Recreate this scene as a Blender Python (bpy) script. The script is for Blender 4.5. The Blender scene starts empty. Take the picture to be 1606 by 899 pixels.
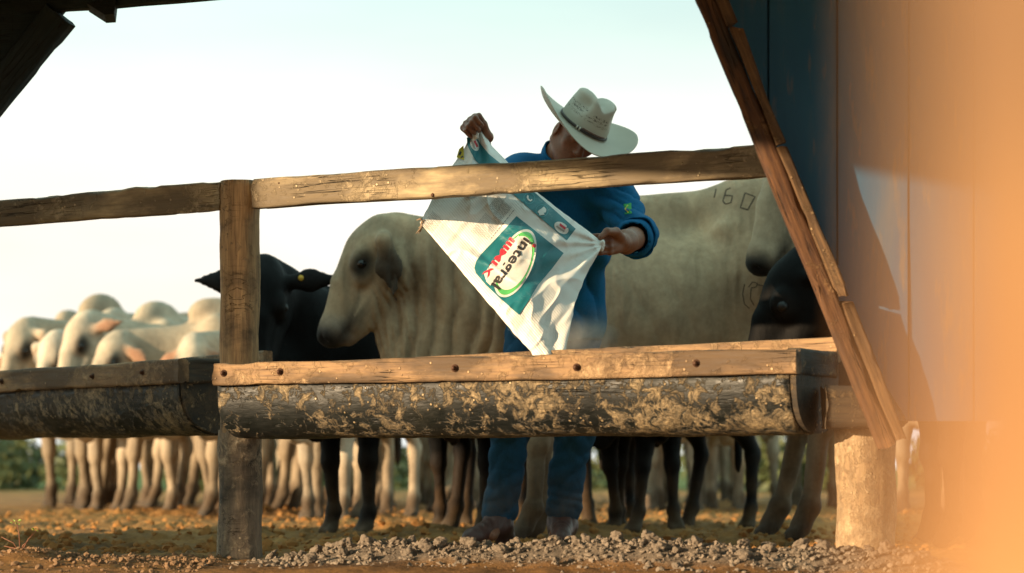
import bpy, math, random
import numpy as np
from mathutils import Vector, Matrix
R = math.radians
sc = bpy.context.scene

# ------------------------------------------------------------------ camera, light, exposure
F = 3800.0            # focal length in pixels of a 1606 px wide picture
CH = 0.30             # camera height
HZ = 734.0            # picture row of the horizon
cam_d = bpy.data.cameras.new('camera'); cam = bpy.data.objects.new('camera', cam_d)
sc.collection.objects.link(cam); sc.camera = cam
cam.location = (0, 0, CH); cam.rotation_euler = (R(90), 0, 0)
cam_d.sensor_width = 36.0; cam_d.lens = 36.0*F/1606.0
cam_d.shift_y = (HZ-449.5)/1606.0
cam_d.clip_start = 0.05; cam_d.clip_end = 9000
cam_d.dof.use_dof = True; cam_d.dof.focus_distance = 8.1; cam_d.dof.aperture_fstop = 2.9

SUN_EL, SUN_AZ = 10.0, 30.0      # azimuth: degrees from "straight left" towards the camera
ux, uy = -math.cos(R(SUN_AZ)), -math.sin(R(SUN_AZ))
to_sun = Vector((ux*math.cos(R(SUN_EL)), uy*math.cos(R(SUN_EL)), math.sin(R(SUN_EL))))
sun_d = bpy.data.lights.new('sun', 'SUN'); sun = bpy.data.objects.new('sun', sun_d)
sc.collection.objects.link(sun)
sun_d.energy = 5.0; sun_d.angle = R(0.6); sun_d.color = (1.0, 0.73, 0.45)
sun.rotation_euler = to_sun.to_track_quat('Z', 'Y').to_euler()
sun.location = (-10, -5, 6)

w = bpy.data.worlds.new('World'); sc.world = w; w.use_nodes = True
nt = w.node_tree; nt.nodes.clear()
o_ = nt.nodes.new('ShaderNodeOutputWorld'); bg = nt.nodes.new('ShaderNodeBackground')
sky = nt.nodes.new('ShaderNodeTexSky'); sky.sky_type = 'NISHITA'; sky.sun_disc = False
sky.sun_elevation = R(SUN_EL)
sky.sun_rotation = math.atan2(to_sun.x, to_sun.y)
sky.air_density = 1.0; sky.dust_density = 2.0; sky.ozone_density = 1.6
# thin high cloud that whitens the sky, a little patchy
tc = nt.nodes.new('ShaderNodeTexCoord'); mp = nt.nodes.new('ShaderNodeMapping')
mp.inputs['Scale'].default_value = (1.4, 1.4, 6.0)
nz = nt.nodes.new('ShaderNodeTexNoise'); nz.inputs['Scale'].default_value = 2.3; nz.inputs['Detail'].default_value = 5
nz.inputs['Roughness'].default_value = .45
cr = nt.nodes.new('ShaderNodeValToRGB'); cr.color_ramp.elements[0].position = .38; cr.color_ramp.elements[1].position = .72
cr.color_ramp.elements[0].color = (.66,.66,.66,1); cr.color_ramp.elements[1].color = (.92,.92,.92,1)
mx = nt.nodes.new('ShaderNodeMix'); mx.data_type = 'RGBA'
sp = nt.nodes.new('ShaderNodeSeparateXYZ'); ce = nt.nodes.new('ShaderNodeValToRGB')      # thin cloud: cream low down, paler cyan higher
ce.color_ramp.elements[0].position = .02; ce.color_ramp.elements[0].color = (.83,.86,.84,1)
ce.color_ramp.elements[1].position = .22; ce.color_ramp.elements[1].color = (.50,.75,.69,1)
_e = ce.color_ramp.elements.new(.09); _e.color = (1.0,.89,.77,1)
cm = nt.nodes.new('ShaderNodeMix'); cm.data_type = 'RGBA'; cm.blend_type = 'MULTIPLY'; cm.inputs[0].default_value = 1; cm.inputs[7].default_value = (10.6,10.6,10.6,1)
nt.links.new(tc.outputs['Generated'], sp.inputs[0]); nt.links.new(sp.outputs[2], ce.inputs[0]); nt.links.new(ce.outputs[0], cm.inputs[6]); nt.links.new(cm.outputs[2], mx.inputs[7])
L = nt.links.new
L(tc.outputs['Generated'], mp.inputs['Vector']); L(mp.outputs[0], nz.inputs['Vector']); L(nz.outputs[0], cr.inputs[0])
L(cr.outputs[0], mx.inputs[0]); L(sky.outputs[0], mx.inputs[6]); L(mx.outputs[2], bg.inputs['Color'])
bg.inputs['Strength'].default_value = 0.079
L(bg.outputs[0], o_.inputs['Surface'])
sc.view_settings.view_transform = 'Standard'; sc.view_settings.look = 'None'
sc.view_settings.exposure = 0.9; sc.view_settings.gamma = 1.0
sc.render.film_transparent = False
sc.cycles.max_bounces = 6

# ------------------------------------------------------------------ helpers
def pw(px, py, Z):
    return np.array([(px-803.0)/F*Z, Z, CH+(HZ-py)/F*Z])
def hash3(i, j, k, s):
    h = (i*374761393 + j*668265263 + k*2147483647 + s*1274126177) & 0xffffffff
    h = ((h ^ (h >> 13))*1274126177) & 0xffffffff
    h = (h ^ (h >> 16)) & 0xffffff
    return h/float(0xffffff)
def vn(P, scale=1.0, seed=0):
    """smooth value noise in -1..1 for an (n,3) array"""
    P = np.asarray(P, dtype=np.float64)*scale
    I = np.floor(P).astype(np.int64); f = P-I; f = f*f*(3-2*f)
    r = 0
    for dx in (0, 1):
        for dy in (0, 1):
            for dz in (0, 1):
                wgt = (f[:,0] if dx else 1-f[:,0])*(f[:,1] if dy else 1-f[:,1])*(f[:,2] if dz else 1-f[:,2])
                r = r+wgt*hash3(I[:,0]+dx, I[:,1]+dy, I[:,2]+dz, seed)
    return r*2-1
def fbm(P, scale=1.0, octs=4, seed=0, rough=.5):
    r = 0; a = 1.0
    for o in range(octs):
        r = r+a*vn(P, scale*2**o, seed+o*17); a *= rough
    return r
def npmesh(name, V, Fc, smooth=True, cols=None):
    """V (n,3); Fc (m,k) equal sided faces"""
    V = np.asarray(V, dtype=np.float32); Fc = np.asarray(Fc, dtype=np.int32)
    me = bpy.data.meshes.new(name); k = Fc.shape[1]
    me.vertices.add(len(V)); me.vertices.foreach_set('co', V.ravel())
    me.loops.add(Fc.size); me.loops.foreach_set('vertex_index', Fc.ravel())
    me.polygons.add(len(Fc)); me.polygons.foreach_set('loop_start', np.arange(0, Fc.size, k, dtype=np.int32))
    me.update(calc_edges=True)
    me.polygons.foreach_set('use_smooth', np.full(len(Fc), smooth))
    if cols is not None:
        at = me.color_attributes.new('tint', 'FLOAT_COLOR', 'POINT')
        at.data.foreach_set('color', np.hstack([cols, np.ones((len(V),1))]).astype(np.float32).ravel())
    me.validate(); return me
def pymesh(name, V, Fc, smooth=False):
    me = bpy.data.meshes.new(name); me.from_pydata([tuple(map(float, v)) for v in V], [], [tuple(map(int, f)) for f in Fc]); me.update()
    if smooth: me.polygons.foreach_set('use_smooth', [True]*len(me.polygons))
    return me
def link(name, me, mat=None, parent=None, label=None, cat=None, group=None, kind=None):
    if me is not None: me.name = name
    o = bpy.data.objects.new(name, me); sc.collection.objects.link(o)
    if mat is not None and me is not None and not me.materials: me.materials.append(mat)
    if parent is not None: o.parent = parent
    if label: o['label'] = label
    if cat: o['category'] = cat
    if group: o['group'] = group
    if kind: o['kind'] = kind
    return o
def thing(name, label, cat, loc=(0,0,0), rz=0, group=None, mat4=None):
    o = link(name, None, label=label, cat=cat, group=group)
    if mat4 is not None: o.matrix_world = mat4
    else: o.location = loc; o.rotation_euler = (0, 0, rz)
    return o
def frame(p0, p1, up=(0,0,1)):
    """matrix at p0 with local x towards p1, local z near up"""
    x = (Vector(p1)-Vector(p0)); Ln = x.length; x.normalize()
    y = Vector(up).cross(x).normalized(); z = x.cross(y)
    M = Matrix((x, y, z)).transposed().to_4x4(); M.translation = Vector(p0)
    return M, Ln
def copy_tree(o, parent=None):
    c = o.copy(); sc.collection.objects.link(c)
    if parent is not None: c.parent = parent
    for ch in list(o.children): copy_tree(ch, c)
    return c

# plank: rounded box along local x, height along z, thickness along y, worn by noise
def plank(name, Ln, H, T, seed=0, rough=.004, nL=None, taper=None, bow=0.0, z0=0, y0=0, x0=0, worn=.006):
    nL = nL or max(6, int(Ln/.035)); pts = []
    nH, nT = 7, 4
    r = min(H, T)*.12
    ring = []
    def side(a, b, n):
        for i in range(n): t = i/n; ring.append((a[0]+(b[0]-a[0])*t, a[1]+(b[1]-a[1])*t))
    c = [(r,0),(T-r,0),(T,r),(T,H-r),(T-r,H),(r,H),(0,H-r),(0,r)]
    side(c[0], c[1], nT); side(c[1], c[2], 1); side(c[2], c[3], nH); side(c[3], c[4], 1)
    side(c[4], c[5], nT); side(c[5], c[6], 1); side(c[6], c[7], nH); side(c[7], c[0], 1)
    ring = np.array(ring); k = len(ring)
    xs = np.linspace(0, Ln, nL+1)
    V = np.zeros(((nL+1)*k, 3))
    for i, x in enumerate(xs):
        s = 1.0 if taper is None else taper[0]+(taper[1]-taper[0])*x/Ln
        V[i*k:(i+1)*k, 0] = x+x0; V[i*k:(i+1)*k, 1] = ring[:,0]+y0
        V[i*k:(i+1)*k, 2] = (ring[:,1]-H/2)*s+H/2+z0+bow*math.sin(math.pi*x/Ln)
    Q = V*np.array([.35, 1, 1])
    V[:,1] += rough*fbm(Q, 14, 3, seed)
    V[:,2] += rough*fbm(Q, 11, 3, seed+5)
    V[:,0] += rough*vn(V, 30, seed+9)*(np.minimum(V[:,0]-x0, x0+Ln-V[:,0]) < .01)*2
    # knocked edges
    cy, cz = y0+T/2, z0+H/2
    ch = np.clip(vn(V*np.array([1,0,0])+V*np.array([0,3,3]), 16, seed+3)-.35, 0, 1)*worn*3
    top = np.abs(V[:,2]-cz) > H/2-r*1.8
    V[:,2] -= np.sign(V[:,2]-cz)*ch*top
    Fq = []
    for i in range(nL):
        for j in range(k):
            Fq.append((i*k+j, (i+1)*k+j, (i+1)*k+(j+1)%k, i*k+(j+1)%k))
    Fq = [tuple(reversed(f)) for f in Fq]
    Fq.append(tuple(range(k))); Fq.append(tuple(reversed(range(nL*k, (nL+1)*k))))
    me = pymesh(name, V, Fq, True)
    for p in me.polygons[-2:]: p.use_smooth = False
    return me
def log(name, H, r0, r1, seed=0, amp=.006, seg=28, nz=40, z0=0, lean=(0,0), topcurve=0.0, flare=0.0):
    V = []; 
    zs = np.linspace(0, H, nz+1)
    for z in zs:
        t = z/H; r = r0+(r1-r0)*t+flare*math.exp(-((1-t)*H/.05))
        for j in range(seg):
            a = 2*math.pi*j/seg
            V.append((lean[0]*t+r*math.cos(a), lean[1]*t+r*math.sin(a), z+z0))
    V = np.array(V)
    Q = V*np.array([1,1,.3])
    d = amp*fbm(Q, 18, 3, seed)+amp*.5*vn(V*np.array([1,1,.08]), 60, seed+4)
    cen = np.column_stack([lean[0]*(V[:,2]-z0)/H, lean[1]*(V[:,2]-z0)/H])
    dirv = V[:,:2]-cen; n = np.linalg.norm(dirv, axis=1)[:,None]
    V[:,:2] += dirv/n*d[:,None]
    Fq = []
    for i in range(nz):
        for j in range(seg):
            Fq.append((i*seg+j, i*seg+(j+1)%seg, (i+1)*seg+(j+1)%seg, (i+1)*seg+j))
    # slightly domed rough top
    b = len(V); rings = 4; tp = V[nz*seg:(nz+1)*seg]; c = tp.mean(axis=0)
    VV = [V]
    for q in range(1, rings):
        f = 1-q/rings
        rg = c+(tp-c)*f; rg[:,2] = tp[:,2].mean()+.004*(1-f)+.003*vn(rg, 40, seed); VV.append(rg)
    V = np.vstack(VV+[c[None,:]+np.array([[0,0,.004]])])
    pr = nz*seg
    for q in range(1, rings):
        nr = b+(q-1)*seg
        for j in range(seg): Fq.append((pr+j, pr+(j+1)%seg, nr+(j+1)%seg, nr+j))
        pr = nr
    ci = len(V)-1
    for j in range(seg): Fq.append((pr+j, pr+(j+1)%seg, ci))
    return pymesh(name, V, Fq, True)
def ico(sub=1):
    import bmesh
    bm = bmesh.new(); bmesh.ops.create_icosphere(bm, subdivisions=sub, radius=1.0)
    V = np.array([v.co[:] for v in bm.verts]); Fc = np.array([[v.index for v in f.verts] for f in bm.faces]); bm.free()
    return V, Fc
def tube(name, pts, rad, seg=8):
    pts = [Vector(p) for p in pts]; V = []; Fq = []
    for i, p in enumerate(pts):
        d = (pts[min(i+1, len(pts)-1)]-pts[max(i-1, 0)]).normalized()
        a = d.orthogonal().normalized() if i == 0 else (a-d*a.dot(d)).normalized()
        b = d.cross(a); r = rad[i] if hasattr(rad, '__len__') else rad
        for j in range(seg):
            t = 2*math.pi*j/seg; V.append(p+a*r*math.cos(t)+b*r*math.sin(t))
    for i in range(len(pts)-1):
        for j in range(seg): Fq.append((i*seg+j, i*seg+(j+1)%seg, (i+1)*seg+(j+1)%seg, (i+1)*seg+j))
    Fq.append(tuple(reversed(range(seg)))); Fq.append(tuple(range((len(pts)-1)*seg, len(pts)*seg)))
    return pymesh(name, V, Fq, True)

# ------------------------------------------------------------------ implicit surfaces (smooth unions meshed with surface nets)
class Sdf:
    def __init__(s): s.p = []
    def cone(s, a, b, ra, rb, k=.03, col=0, op=1, sq=None):
        a = np.array(a, float); b = np.array(b, float); m = max(ra, rb)
        s.p.append(('c', a, b, ra, rb, k, col, op, sq, np.minimum(a, b)-m, np.maximum(a, b)+m)); return s
    def ell(s, c, r, k=.03, col=0, op=1, rot=None):
        c = np.array(c, float); r = np.array(r, float)
        Rm = np.eye(3) if rot is None else np.array(rot, float)      # rows: local axes in world
        e = np.abs(Rm.T)@r
        s.p.append(('e', c, r, Rm, None, k, col, op, None, c-e, c+e)); return s
    @staticmethod
    def dist(q, P):
        if q[0] == 'c':
            a, b, ra, rb = q[1:5]; ab = b-a; L2 = max(ab@ab, 1e-9)
            D = P-a
            if q[8] is not None:                 # squash: (axis, factor) around the segment
                ax = np.array(q[8][0], float); ax /= np.linalg.norm(ax); f = q[8][1]
                t = np.clip((D@ab)/L2, 0, 1); E = D-t[...,None]*ab
                c = E@ax; E = E+((1/f-1)*c)[...,None]*ax
                return (np.linalg.norm(E, axis=-1)-(ra+(rb-ra)*t))*min(f, 1)
            t = np.clip((D@ab)/L2, 0, 1)
            return np.linalg.norm(D-t[...,None]*ab, axis=-1)-(ra+(rb-ra)*t)
        c, r, Rm = q[1:4]
        D = (P-c)@Rm.T
        k0 = np.linalg.norm(D/r, axis=-1); k1 = np.linalg.norm(D/(r*r), axis=-1)
        return k0*(k0-1)/np.maximum(k1, 1e-6)
    def mesh(s, res, floor=None, pad=2):
        adds = [q for q in s.p if q[7] == 1]
        lo = np.min([q[9] for q in adds], axis=0)-res*pad-.02; hi = np.max([q[10] for q in adds], axis=0)+res*pad+.02
        n = np.ceil((hi-lo)/res).astype(int)+1
        D = np.full(n, 1.0, dtype=np.float32)
        for q in s.p:
            if q[7] == 0: continue
            k = q[5]; mg = k+3*res
            i0 = np.clip(np.floor((q[9]-mg-lo)/res).astype(int), 0, n-1); i1 = np.clip(np.ceil((q[10]+mg-lo)/res).astype(int)+1, 1, n)
            gx, gy, gz = [lo[i]+res*np.arange(i0[i], i1[i]) for i in range(3)]
            P = np.stack(np.meshgrid(gx, gy, gz, indexing='ij'), axis=-1)
            d = s.dist(q, P)
            sl = (slice(i0[0], i1[0]), slice(i0[1], i1[1]), slice(i0[2], i1[2])); A = D[sl]
            if q[7] == 1:
                h = np.maximum(k-np.abs(A-d), 0)/max(k, 1e-6); D[sl] = np.minimum(A, d)-h*h*k*.25
            else:
                h = np.maximum(k-np.abs(A+d), 0)/max(k, 1e-6); D[sl] = np.maximum(A, -d)+h*h*k*.25
        if floor is not None:
            z = lo[2]+res*np.arange(n[2]); D = np.maximum(D, (floor-z)[None,None,:].astype(np.float32))
        ins = D < 0
        cnt = np.zeros(n-1, dtype=np.int8)
        for dx in (0,1):
            for dy in (0,1):
                for dz in (0,1):
                    cnt += ins[dx:n[0]-1+dx, dy:n[1]-1+dy, dz:n[2]-1+dz]
        act = (cnt > 0) & (cnt < 8)
        C = np.argwhere(act); idx = -np.ones(n-1, dtype=np.int32); idx[act] = np.arange(len(C))
        acc = np.zeros((len(C), 3)); wc = np.zeros(len(C))
        cor = [(a,b,c) for a in (0,1) for b in (0,1) for c in (0,1)]
        for a in cor:
            for ax in range(3):
                if a[ax]: continue
                b = list(a); b[ax] = 1
                va = D[C[:,0]+a[0], C[:,1]+a[1], C[:,2]+a[2]]; vb = D[C[:,0]+b[0], C[:,1]+b[1], C[:,2]+b[2]]
                m = (va < 0) != (vb < 0)
                t = np.where(m, va/np.where(m, va-vb, 1), 0)
                pnt = np.tile(np.array(a, float), (len(C), 1)); pnt[:,ax] += t
                acc += pnt*m[:,None]; wc += m
        V = lo+res*(C+acc/wc[:,None])
        quads = []
        for ax in range(3):
            o1, o2 = [(1,2),(2,0),(0,1)][ax]
            s0 = [slice(1,-1)]*3; s0[ax] = slice(0,-1); s1 = list(s0); s1[ax] = slice(1,None)
            A = ins[tuple(s0)]; B = ins[tuple(s1)]
            E = np.argwhere(A != B)
            off = np.array([1,1,1]); off[ax] = 0; G = E+off
            sgn = A[E[:,0], E[:,1], E[:,2]]
            def cell(d1, d2):
                c = G.copy(); c[:,o1] += d1; c[:,o2] += d2; return idx[c[:,0], c[:,1], c[:,2]]
            Q = np.column_stack([cell(-1,-1), cell(0,-1), cell(0,0), cell(-1,0)])
            Q = np.where(sgn[:,None], Q, Q[:,::-1]); quads.append(Q)
        Q = np.vstack(quads); Q = Q[(Q >= 0).all(axis=1)]
        return V, Q
    def colours(s, V, pal, k=60.0):
        acc = np.zeros((len(V), 3)); wt = np.zeros(len(V))
        for q in s.p:
            if q[7] != 1 and q[6] is None: continue
            if q[6] is None: continue
            d = np.abs(s.dist(q, V)) if q[7] == -1 else s.dist(q, V)
            g = np.exp(-k*np.clip(d, -.02, 2)); g *= 1 if q[7] == 1 else (4 if q[7] == -1 else 7)
            acc += g[:,None]*np.array(pal[q[6]]); wt += g
        return acc/np.maximum(wt, 1e-12)[:,None]
def vnormals(V, Q):
    a = V[Q[:,2]]-V[Q[:,0]]; b = V[Q[:,3]]-V[Q[:,1]] if Q.shape[1] == 4 else V[Q[:,1]]-V[Q[:,0]]
    fn = np.cross(a, b)
    N = np.zeros_like(V)
    for j in range(Q.shape[1]): np.add.at(N, Q[:,j], fn)
    return N/np.maximum(np.linalg.norm(N, axis=1), 1e-12)[:,None]
def relax(V, Q, it=1, f=.5):
    for _ in range(it):
        S = np.zeros_like(V); c = np.zeros(len(V))
        for j in range(4):
            np.add.at(S, Q[:,j], V[Q[:,(j+1)%4]]); np.add.at(c, Q[:,j], 1)
            np.add.at(S, Q[:,(j+1)%4], V[Q[:,j]]); np.add.at(c, Q[:,(j+1)%4], 1)
        V = V*(1-f)+f*S/c[:,None]
    return V

# ------------------------------------------------------------------ materials
def mat(name):
    m = bpy.data.materials.new(name); m.use_nodes = True; t = m.node_tree
    return m, t, t.nodes['Principled BSDF']
def N(t, ty, **kw):
    n = t.nodes.new(ty)
    for k, v in kw.items():
        if k in n.inputs: n.inputs[k].default_value = v
        else: setattr(n, k, v)
    return n
def coords(t, scale=(1,1,1), rot=(0,0,0), kind='Object', loc=(0,0,0)):
    c = t.nodes.new('ShaderNodeTexCoord'); m = t.nodes.new('ShaderNodeMapping')
    m.inputs['Scale'].default_value = scale; m.inputs['Rotation'].default_value = rot; m.inputs['Location'].default_value = loc
    t.links.new(c.outputs[kind], m.inputs['Vector']); return m.outputs[0]
def noise(t, vec, scale, detail=4, rough=.55, dist=0):
    n = N(t, 'ShaderNodeTexNoise', Scale=scale, Detail=detail, Roughness=rough, Distortion=dist)
    t.links.new(vec, n.inputs['Vector']); return n.outputs[0]
def ramp(t, fac, stops):
    r = t.nodes.new('ShaderNodeValToRGB'); e = r.color_ramp.elements
    while len(e) > 1: e.remove(e[-1])
    e[0].position = stops[0][0]; c = stops[0][1]; e[0].color = (*(c if hasattr(c,'__len__') else (c,c,c)), 1)
    for p, c in stops[1:]:
        x = e.new(p); x.color = (*(c if hasattr(c,'__len__') else (c,c,c)), 1)
    t.links.new(fac, r.inputs[0]); return r.outputs[0]
def mix(t, fac, a, b, mode='MIX'):
    m = t.nodes.new('ShaderNodeMix'); m.data_type = 'RGBA'; m.blend_type = mode
    for s, v in ((0, fac), (6, a), (7, b)):
        if isinstance(v, bpy.types.NodeSocket): t.links.new(v, m.inputs[s])
        elif s == 0: m.inputs[0].default_value = v
        else: m.inputs[s].default_value = (*v, 1)
    return m.outputs[2]
def bump(t, b, h, dist, strength=1.0, prev=None):
    n = N(t, 'ShaderNodeBump', Strength=strength, Distance=dist); t.links.new(h, n.inputs['Height'])
    if prev is not None: t.links.new(prev, n.inputs['Normal'])
    t.links.new(n.outputs[0], b.inputs['Normal']); return n.outputs[0]
def wood_mat(name, dark, mid, light, mud=(.36,.25,.14), mud_amt=.5, grain=(1.2,16,16), dirt=(.02,.02,.018), dirt_amt=.5, rough=.8, seed=0, cracks=True, mscale=26):
    m, t, b = mat(name)
    v = coords(t, grain, loc=(seed*3.1, seed, 0)); u = coords(t, (1,1,1), loc=(seed*1.7, 0, seed))
    g = noise(t, v, 2.2, 8, .62, .6); g2 = noise(t, v, 9, 5, .6)
    base = ramp(t, g, [(.28, dark), (.5, mid), (.74, light)])
    base = mix(t, .45, base, ramp(t, g2, [(.35, dark), (.65, light)]))
    # dark weathered patches
    dn = noise(t, coords(t, (.8,2,2), loc=(5+seed,1,2)), 3.2, 6, .6, .4)
    base = mix(t, ramp(t, dn, [(.62-.3*dirt_amt, 0.0), (.78-.3*dirt_amt, .85)]), base, dirt)
    # cracks along the grain
    h = g
    if cracks:
        cn = noise(t, coords(t, (.9,26,26), loc=(seed,3,1)), 1.5, 3, .5, .3)
        ck = ramp(t, cn, [(.490, 0.0), (.5, 1.0), (.510, 0.0)])
        pm = ramp(t, noise(t, u, 2.3, 2), [(.5, 0.0), (.62, 1.0)])
        ck = mix(t, 1.0, ck, pm, 'MULTIPLY')
        base = mix(t, ck, base, (.012,.009,.006))
    # mud splashes
    s1 = noise(t, u, mscale, 7, .74, .6); s2 = noise(t, u, 2.6, 3, .5)
    s3 = N(t, 'ShaderNodeTexVoronoi', Scale=38.0, Randomness=1.0); t.links.new(u, s3.inputs['Vector'])
    th = mix(t, .75, s1, s2)
    mask = ramp(t, mix(t, .42, s1, s2), [(.585-.1*mud_amt, 0.0), (.62-.1*mud_amt, .55), (.68-.1*mud_amt, 1.0)])
    mask = mix(t, .55, mask, mix(t, 1.0, mask, ramp(t, noise(t, u, 85, 4, .7), [(.38, 0.0), (.58, 1.0)]), 'MULTIPLY'))
    spot = ramp(t, s3.outputs['Distance'], [(.12, 1.0), (.2, 0.0)])
    spot = mix(t, 1.0, spot, ramp(t, noise(t, u, 7, 3), [(.56-.06*mud_amt, 0.0), (.6-.06*mud_amt, 1.0)]), 'MULTIPLY')
    mask = mix(t, 1.0, mask, spot, 'LIGHTEN')
    mc = ramp(t, noise(t, u, 15, 5, .65), [(.32, tuple(c*.42 for c in mud)), (.5, tuple(c*.85 for c in mud)), (.66, tuple(min(1, c*1.3) for c in mud))])
    col = mix(t, mask, base, mc)
    t.links.new(col, b.inputs['Base Color']); b.inputs['Roughness'].default_value = rough
    rr = ramp(t, g2, [(.3, rough-.15), (.7, rough+.12)]); t.links.new(rr, b.inputs['Roughness'])
    p = bump(t, b, mix(t, .5, g, g2), .006, .8)
    p = bump(t, b, mask, .004, .9, p)
    if cracks: bump(t, b, ck, -.006, 1.0, p)
    return m
def plain(name, col, rough=.7, var=.25, scale=20, bmp=.002, spec=None, metal=0, sheen=0):
    m, t, b = mat(name); u = coords(t)
    n = noise(t, u, scale, 5, .6)
    c = mix(t, n, tuple(x*(1-var) for x in col), tuple(min(1, x*(1+var)) for x in col))
    t.links.new(c, b.inputs['Base Color']); b.inputs['Roughness'].default_value = rough; b.inputs['Metallic'].default_value = metal
    if bmp: bump(t, b, n, bmp, .8)
    if spec is not None: b.inputs['Specular IOR Level'].default_value = spec
    if sheen: b.inputs['Sheen Weight'].default_value = sheen
    return m
# ------------------------------------------------------------------ ground
def axis(lo, dlo, dhi, hi, step, growth=1.25):
    mid = list(np.arange(dlo, dhi+1e-6, step)); a = []; s = step; x = dlo
    while x > lo: s *= growth; x -= s; a.append(x)
    b = []; s = step; x = mid[-1]
    while x < hi: s *= growth; x += s; b.append(x)
    return np.array(a[::-1]+mid+b)
MA, MB = np.array([-.95, 7.95]), np.array([1.35, 6.98])      # line of the dry mud bank
def ground_h(X, Y):
    P = np.column_stack([X, Y, 0*X])
    fade = np.clip(1-(Y-20)/30, 0, 1)*np.clip((Y-2)/3, 0, 1)*np.clip(1-(np.abs(X)-5)/5, 0, 1)
    lump = .022*fbm(P, 2.2, 3, 1)+.016*np.abs(fbm(P, 9, 3, 2))+.010*np.abs(vn(P, 26, 3))+.006*vn(P, 55, 4)
    tread = np.clip((Y-8.6)/1.2, 0, 1)
    h = (lump*(.45+.9*tread))*fade-.012*fade
    d = MB-MA; Ln = np.linalg.norm(d); d = d/Ln
    s = (X-MA[0])*d[0]+(Y-MA[1])*d[1]; q = -(X-MA[0])*d[1]+(Y-MA[1])*d[0]
    m = np.exp(-(q/.17)**2)*np.clip((s-.15)/.3, 0, 1)*np.clip((Ln-.02-s)/.25, 0, 1)
    h += m*(.060+.018*vn(P, 5, 7)+.012*np.abs(vn(P, 16, 8)))
    m2 = np.exp(-((Y-7.75-.1*X)/.35)**2)*np.clip((-X-1.0)/.3, 0, 1)*np.clip((4+X)/1, 0, 1)
    h += m2*(.03+.02*vn(P, 6, 9))
    return h
gx = axis(-3500, -3.2, 3.2, 3500, .022); gy = axis(-400, 6.6, 15.5, 5000, .026)
GX, GY = np.meshgrid(gx, gy, indexing='ij'); gX, gY = GX.ravel(), GY.ravel()
gV = np.column_stack([gX, gY, ground_h(gX, gY)])
ii, jj = np.meshgrid(np.arange(len(gx)-1), np.arange(len(gy)-1), indexing='ij'); ny = len(gy); ii = ii.ravel(); jj = jj.ravel()
gF = np.column_stack([ii*ny+jj, (ii+1)*ny+jj, (ii+1)*ny+jj+1, ii*ny+jj+1])
m, t, b = mat('trodden_earth'); u = coords(t)
n1 = noise(t, u, 2.1, 6, .6, .3); n2 = noise(t, u, 24, 6, .7); n3 = noise(t, u, .35, 4)
c = ramp(t, n1, [(.3, (.08,.04,.012)), (.5, (.33,.155,.042)), (.7, (.54,.27,.075))])
c = mix(t, .5, c, ramp(t, n2, [(.3, (.05,.028,.014)), (.6, (.36,.19,.07))]))
c = mix(t, ramp(t, noise(t, u, .9, 4), [(.5, 0.0), (.66, .55)]), c, (.045,.03,.02))
sep = N(t, 'ShaderNodeSeparateXYZ'); t.links.new(coords(t), sep.inputs[0])
far = ramp(t, N(t, 'ShaderNodeMath', operation='MULTIPLY').outputs[0], [(0, 0.0), (1, 1.0)])
mm = [n for n in t.nodes if n.type == 'MATH'][0]; t.links.new(sep.outputs[1], mm.inputs[0]); mm.inputs[1].default_value = 1/60.
fr = [n for n in t.nodes if n.type == 'VALTORGB'][-1]; fr.color_ramp.elements[0].position = .45; fr.color_ramp.elements[1].position = .6
c = mix(t, far, c, (.09,.13,.035))
va = N(t, 'ShaderNodeVertexColor'); va.layer_name = 'tint'
c = mix(t, va.outputs[0], c, ramp(t, n2, [(.3, (.10,.08,.06)), (.65, (.25,.20,.15))]))
t.links.new(c, b.inputs['Base Color']); b.inputs['Roughness'].default_value = .92; b.inputs['Specular IOR Level'].default_value = .2
pb = bump(t, b, n2, .012, .8); bump(t, b, noise(t, u, 90, 3), .004, .7, pb)
EARTH = m
_d = MB-MA; _L = np.linalg.norm(_d); _d = _d/_L; _s = (gX-MA[0])*_d[0]+(gY-MA[1])*_d[1]; _q = -(gX-MA[0])*_d[1]+(gY-MA[1])*_d[0]
bankm = np.clip(1.5*np.exp(-((_q+.02+.03*vn(gV, 4, 77))/.17)**4), 0, 1)*np.clip((_s-.1)/.15, 0, 1)*np.clip((_L+.05-_s)/.1, 0, 1)
link('ground', npmesh('ground', gV, gF, True, np.repeat(bankm[:,None], 3, 1)), EARTH, kind='structure')

def hz(x, y): return float(ground_h(np.array([x], float), np.array([y], float))[0])
DRYMUD = plain('dry_grey_mud', (.235,.19,.145), .95, .45, 14, .006, .15)
ORMUD = plain('orange_clod_mud', (.32,.155,.05), .95, .5, 18, .006, .15)

# clods: deformed stones of earth
rs = np.random.RandomState(5)
IV1, IF1 = ico(2); IVs, IFs = ico(1)
def clod_shape(V, seed, amp=.45):
    P = V*np.array([1,1,1]); return V*(1+amp*fbm(P+seed*7.3, 1.1, 3, seed))[:,None]*np.array([1,1,.78])
temps = [clod_shape(IVs, k, .7) for k in range(10)]
def scatter(name, label, cat, matl, pts, sizes, kind='stuff'):
    Vs, Fs = [], []; o = 0
    for (x, y, z), s in zip(pts, sizes):
        T = temps[rs.randint(10)]; a = rs.rand()*6.28; ca, sa = math.cos(a), math.sin(a)
        q = T*s*np.array([1, rs.uniform(.7,1.1), rs.uniform(.6,1.1)])
        q = np.column_stack([q[:,0]*ca-q[:,1]*sa, q[:,0]*sa+q[:,1]*ca, q[:,2]])
        Vs.append(q+np.array([x, y, z])); Fs.append(IFs+o); o += len(T)
    return link(name, npmesh(name, np.vstack(Vs), np.vstack(Fs), False), matl, label=label, cat=cat, kind=kind)
d_ = MB-MA; L_ = np.linalg.norm(d_); d_ = d_/L_; n_ = np.array([-d_[1], d_[0]])
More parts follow.
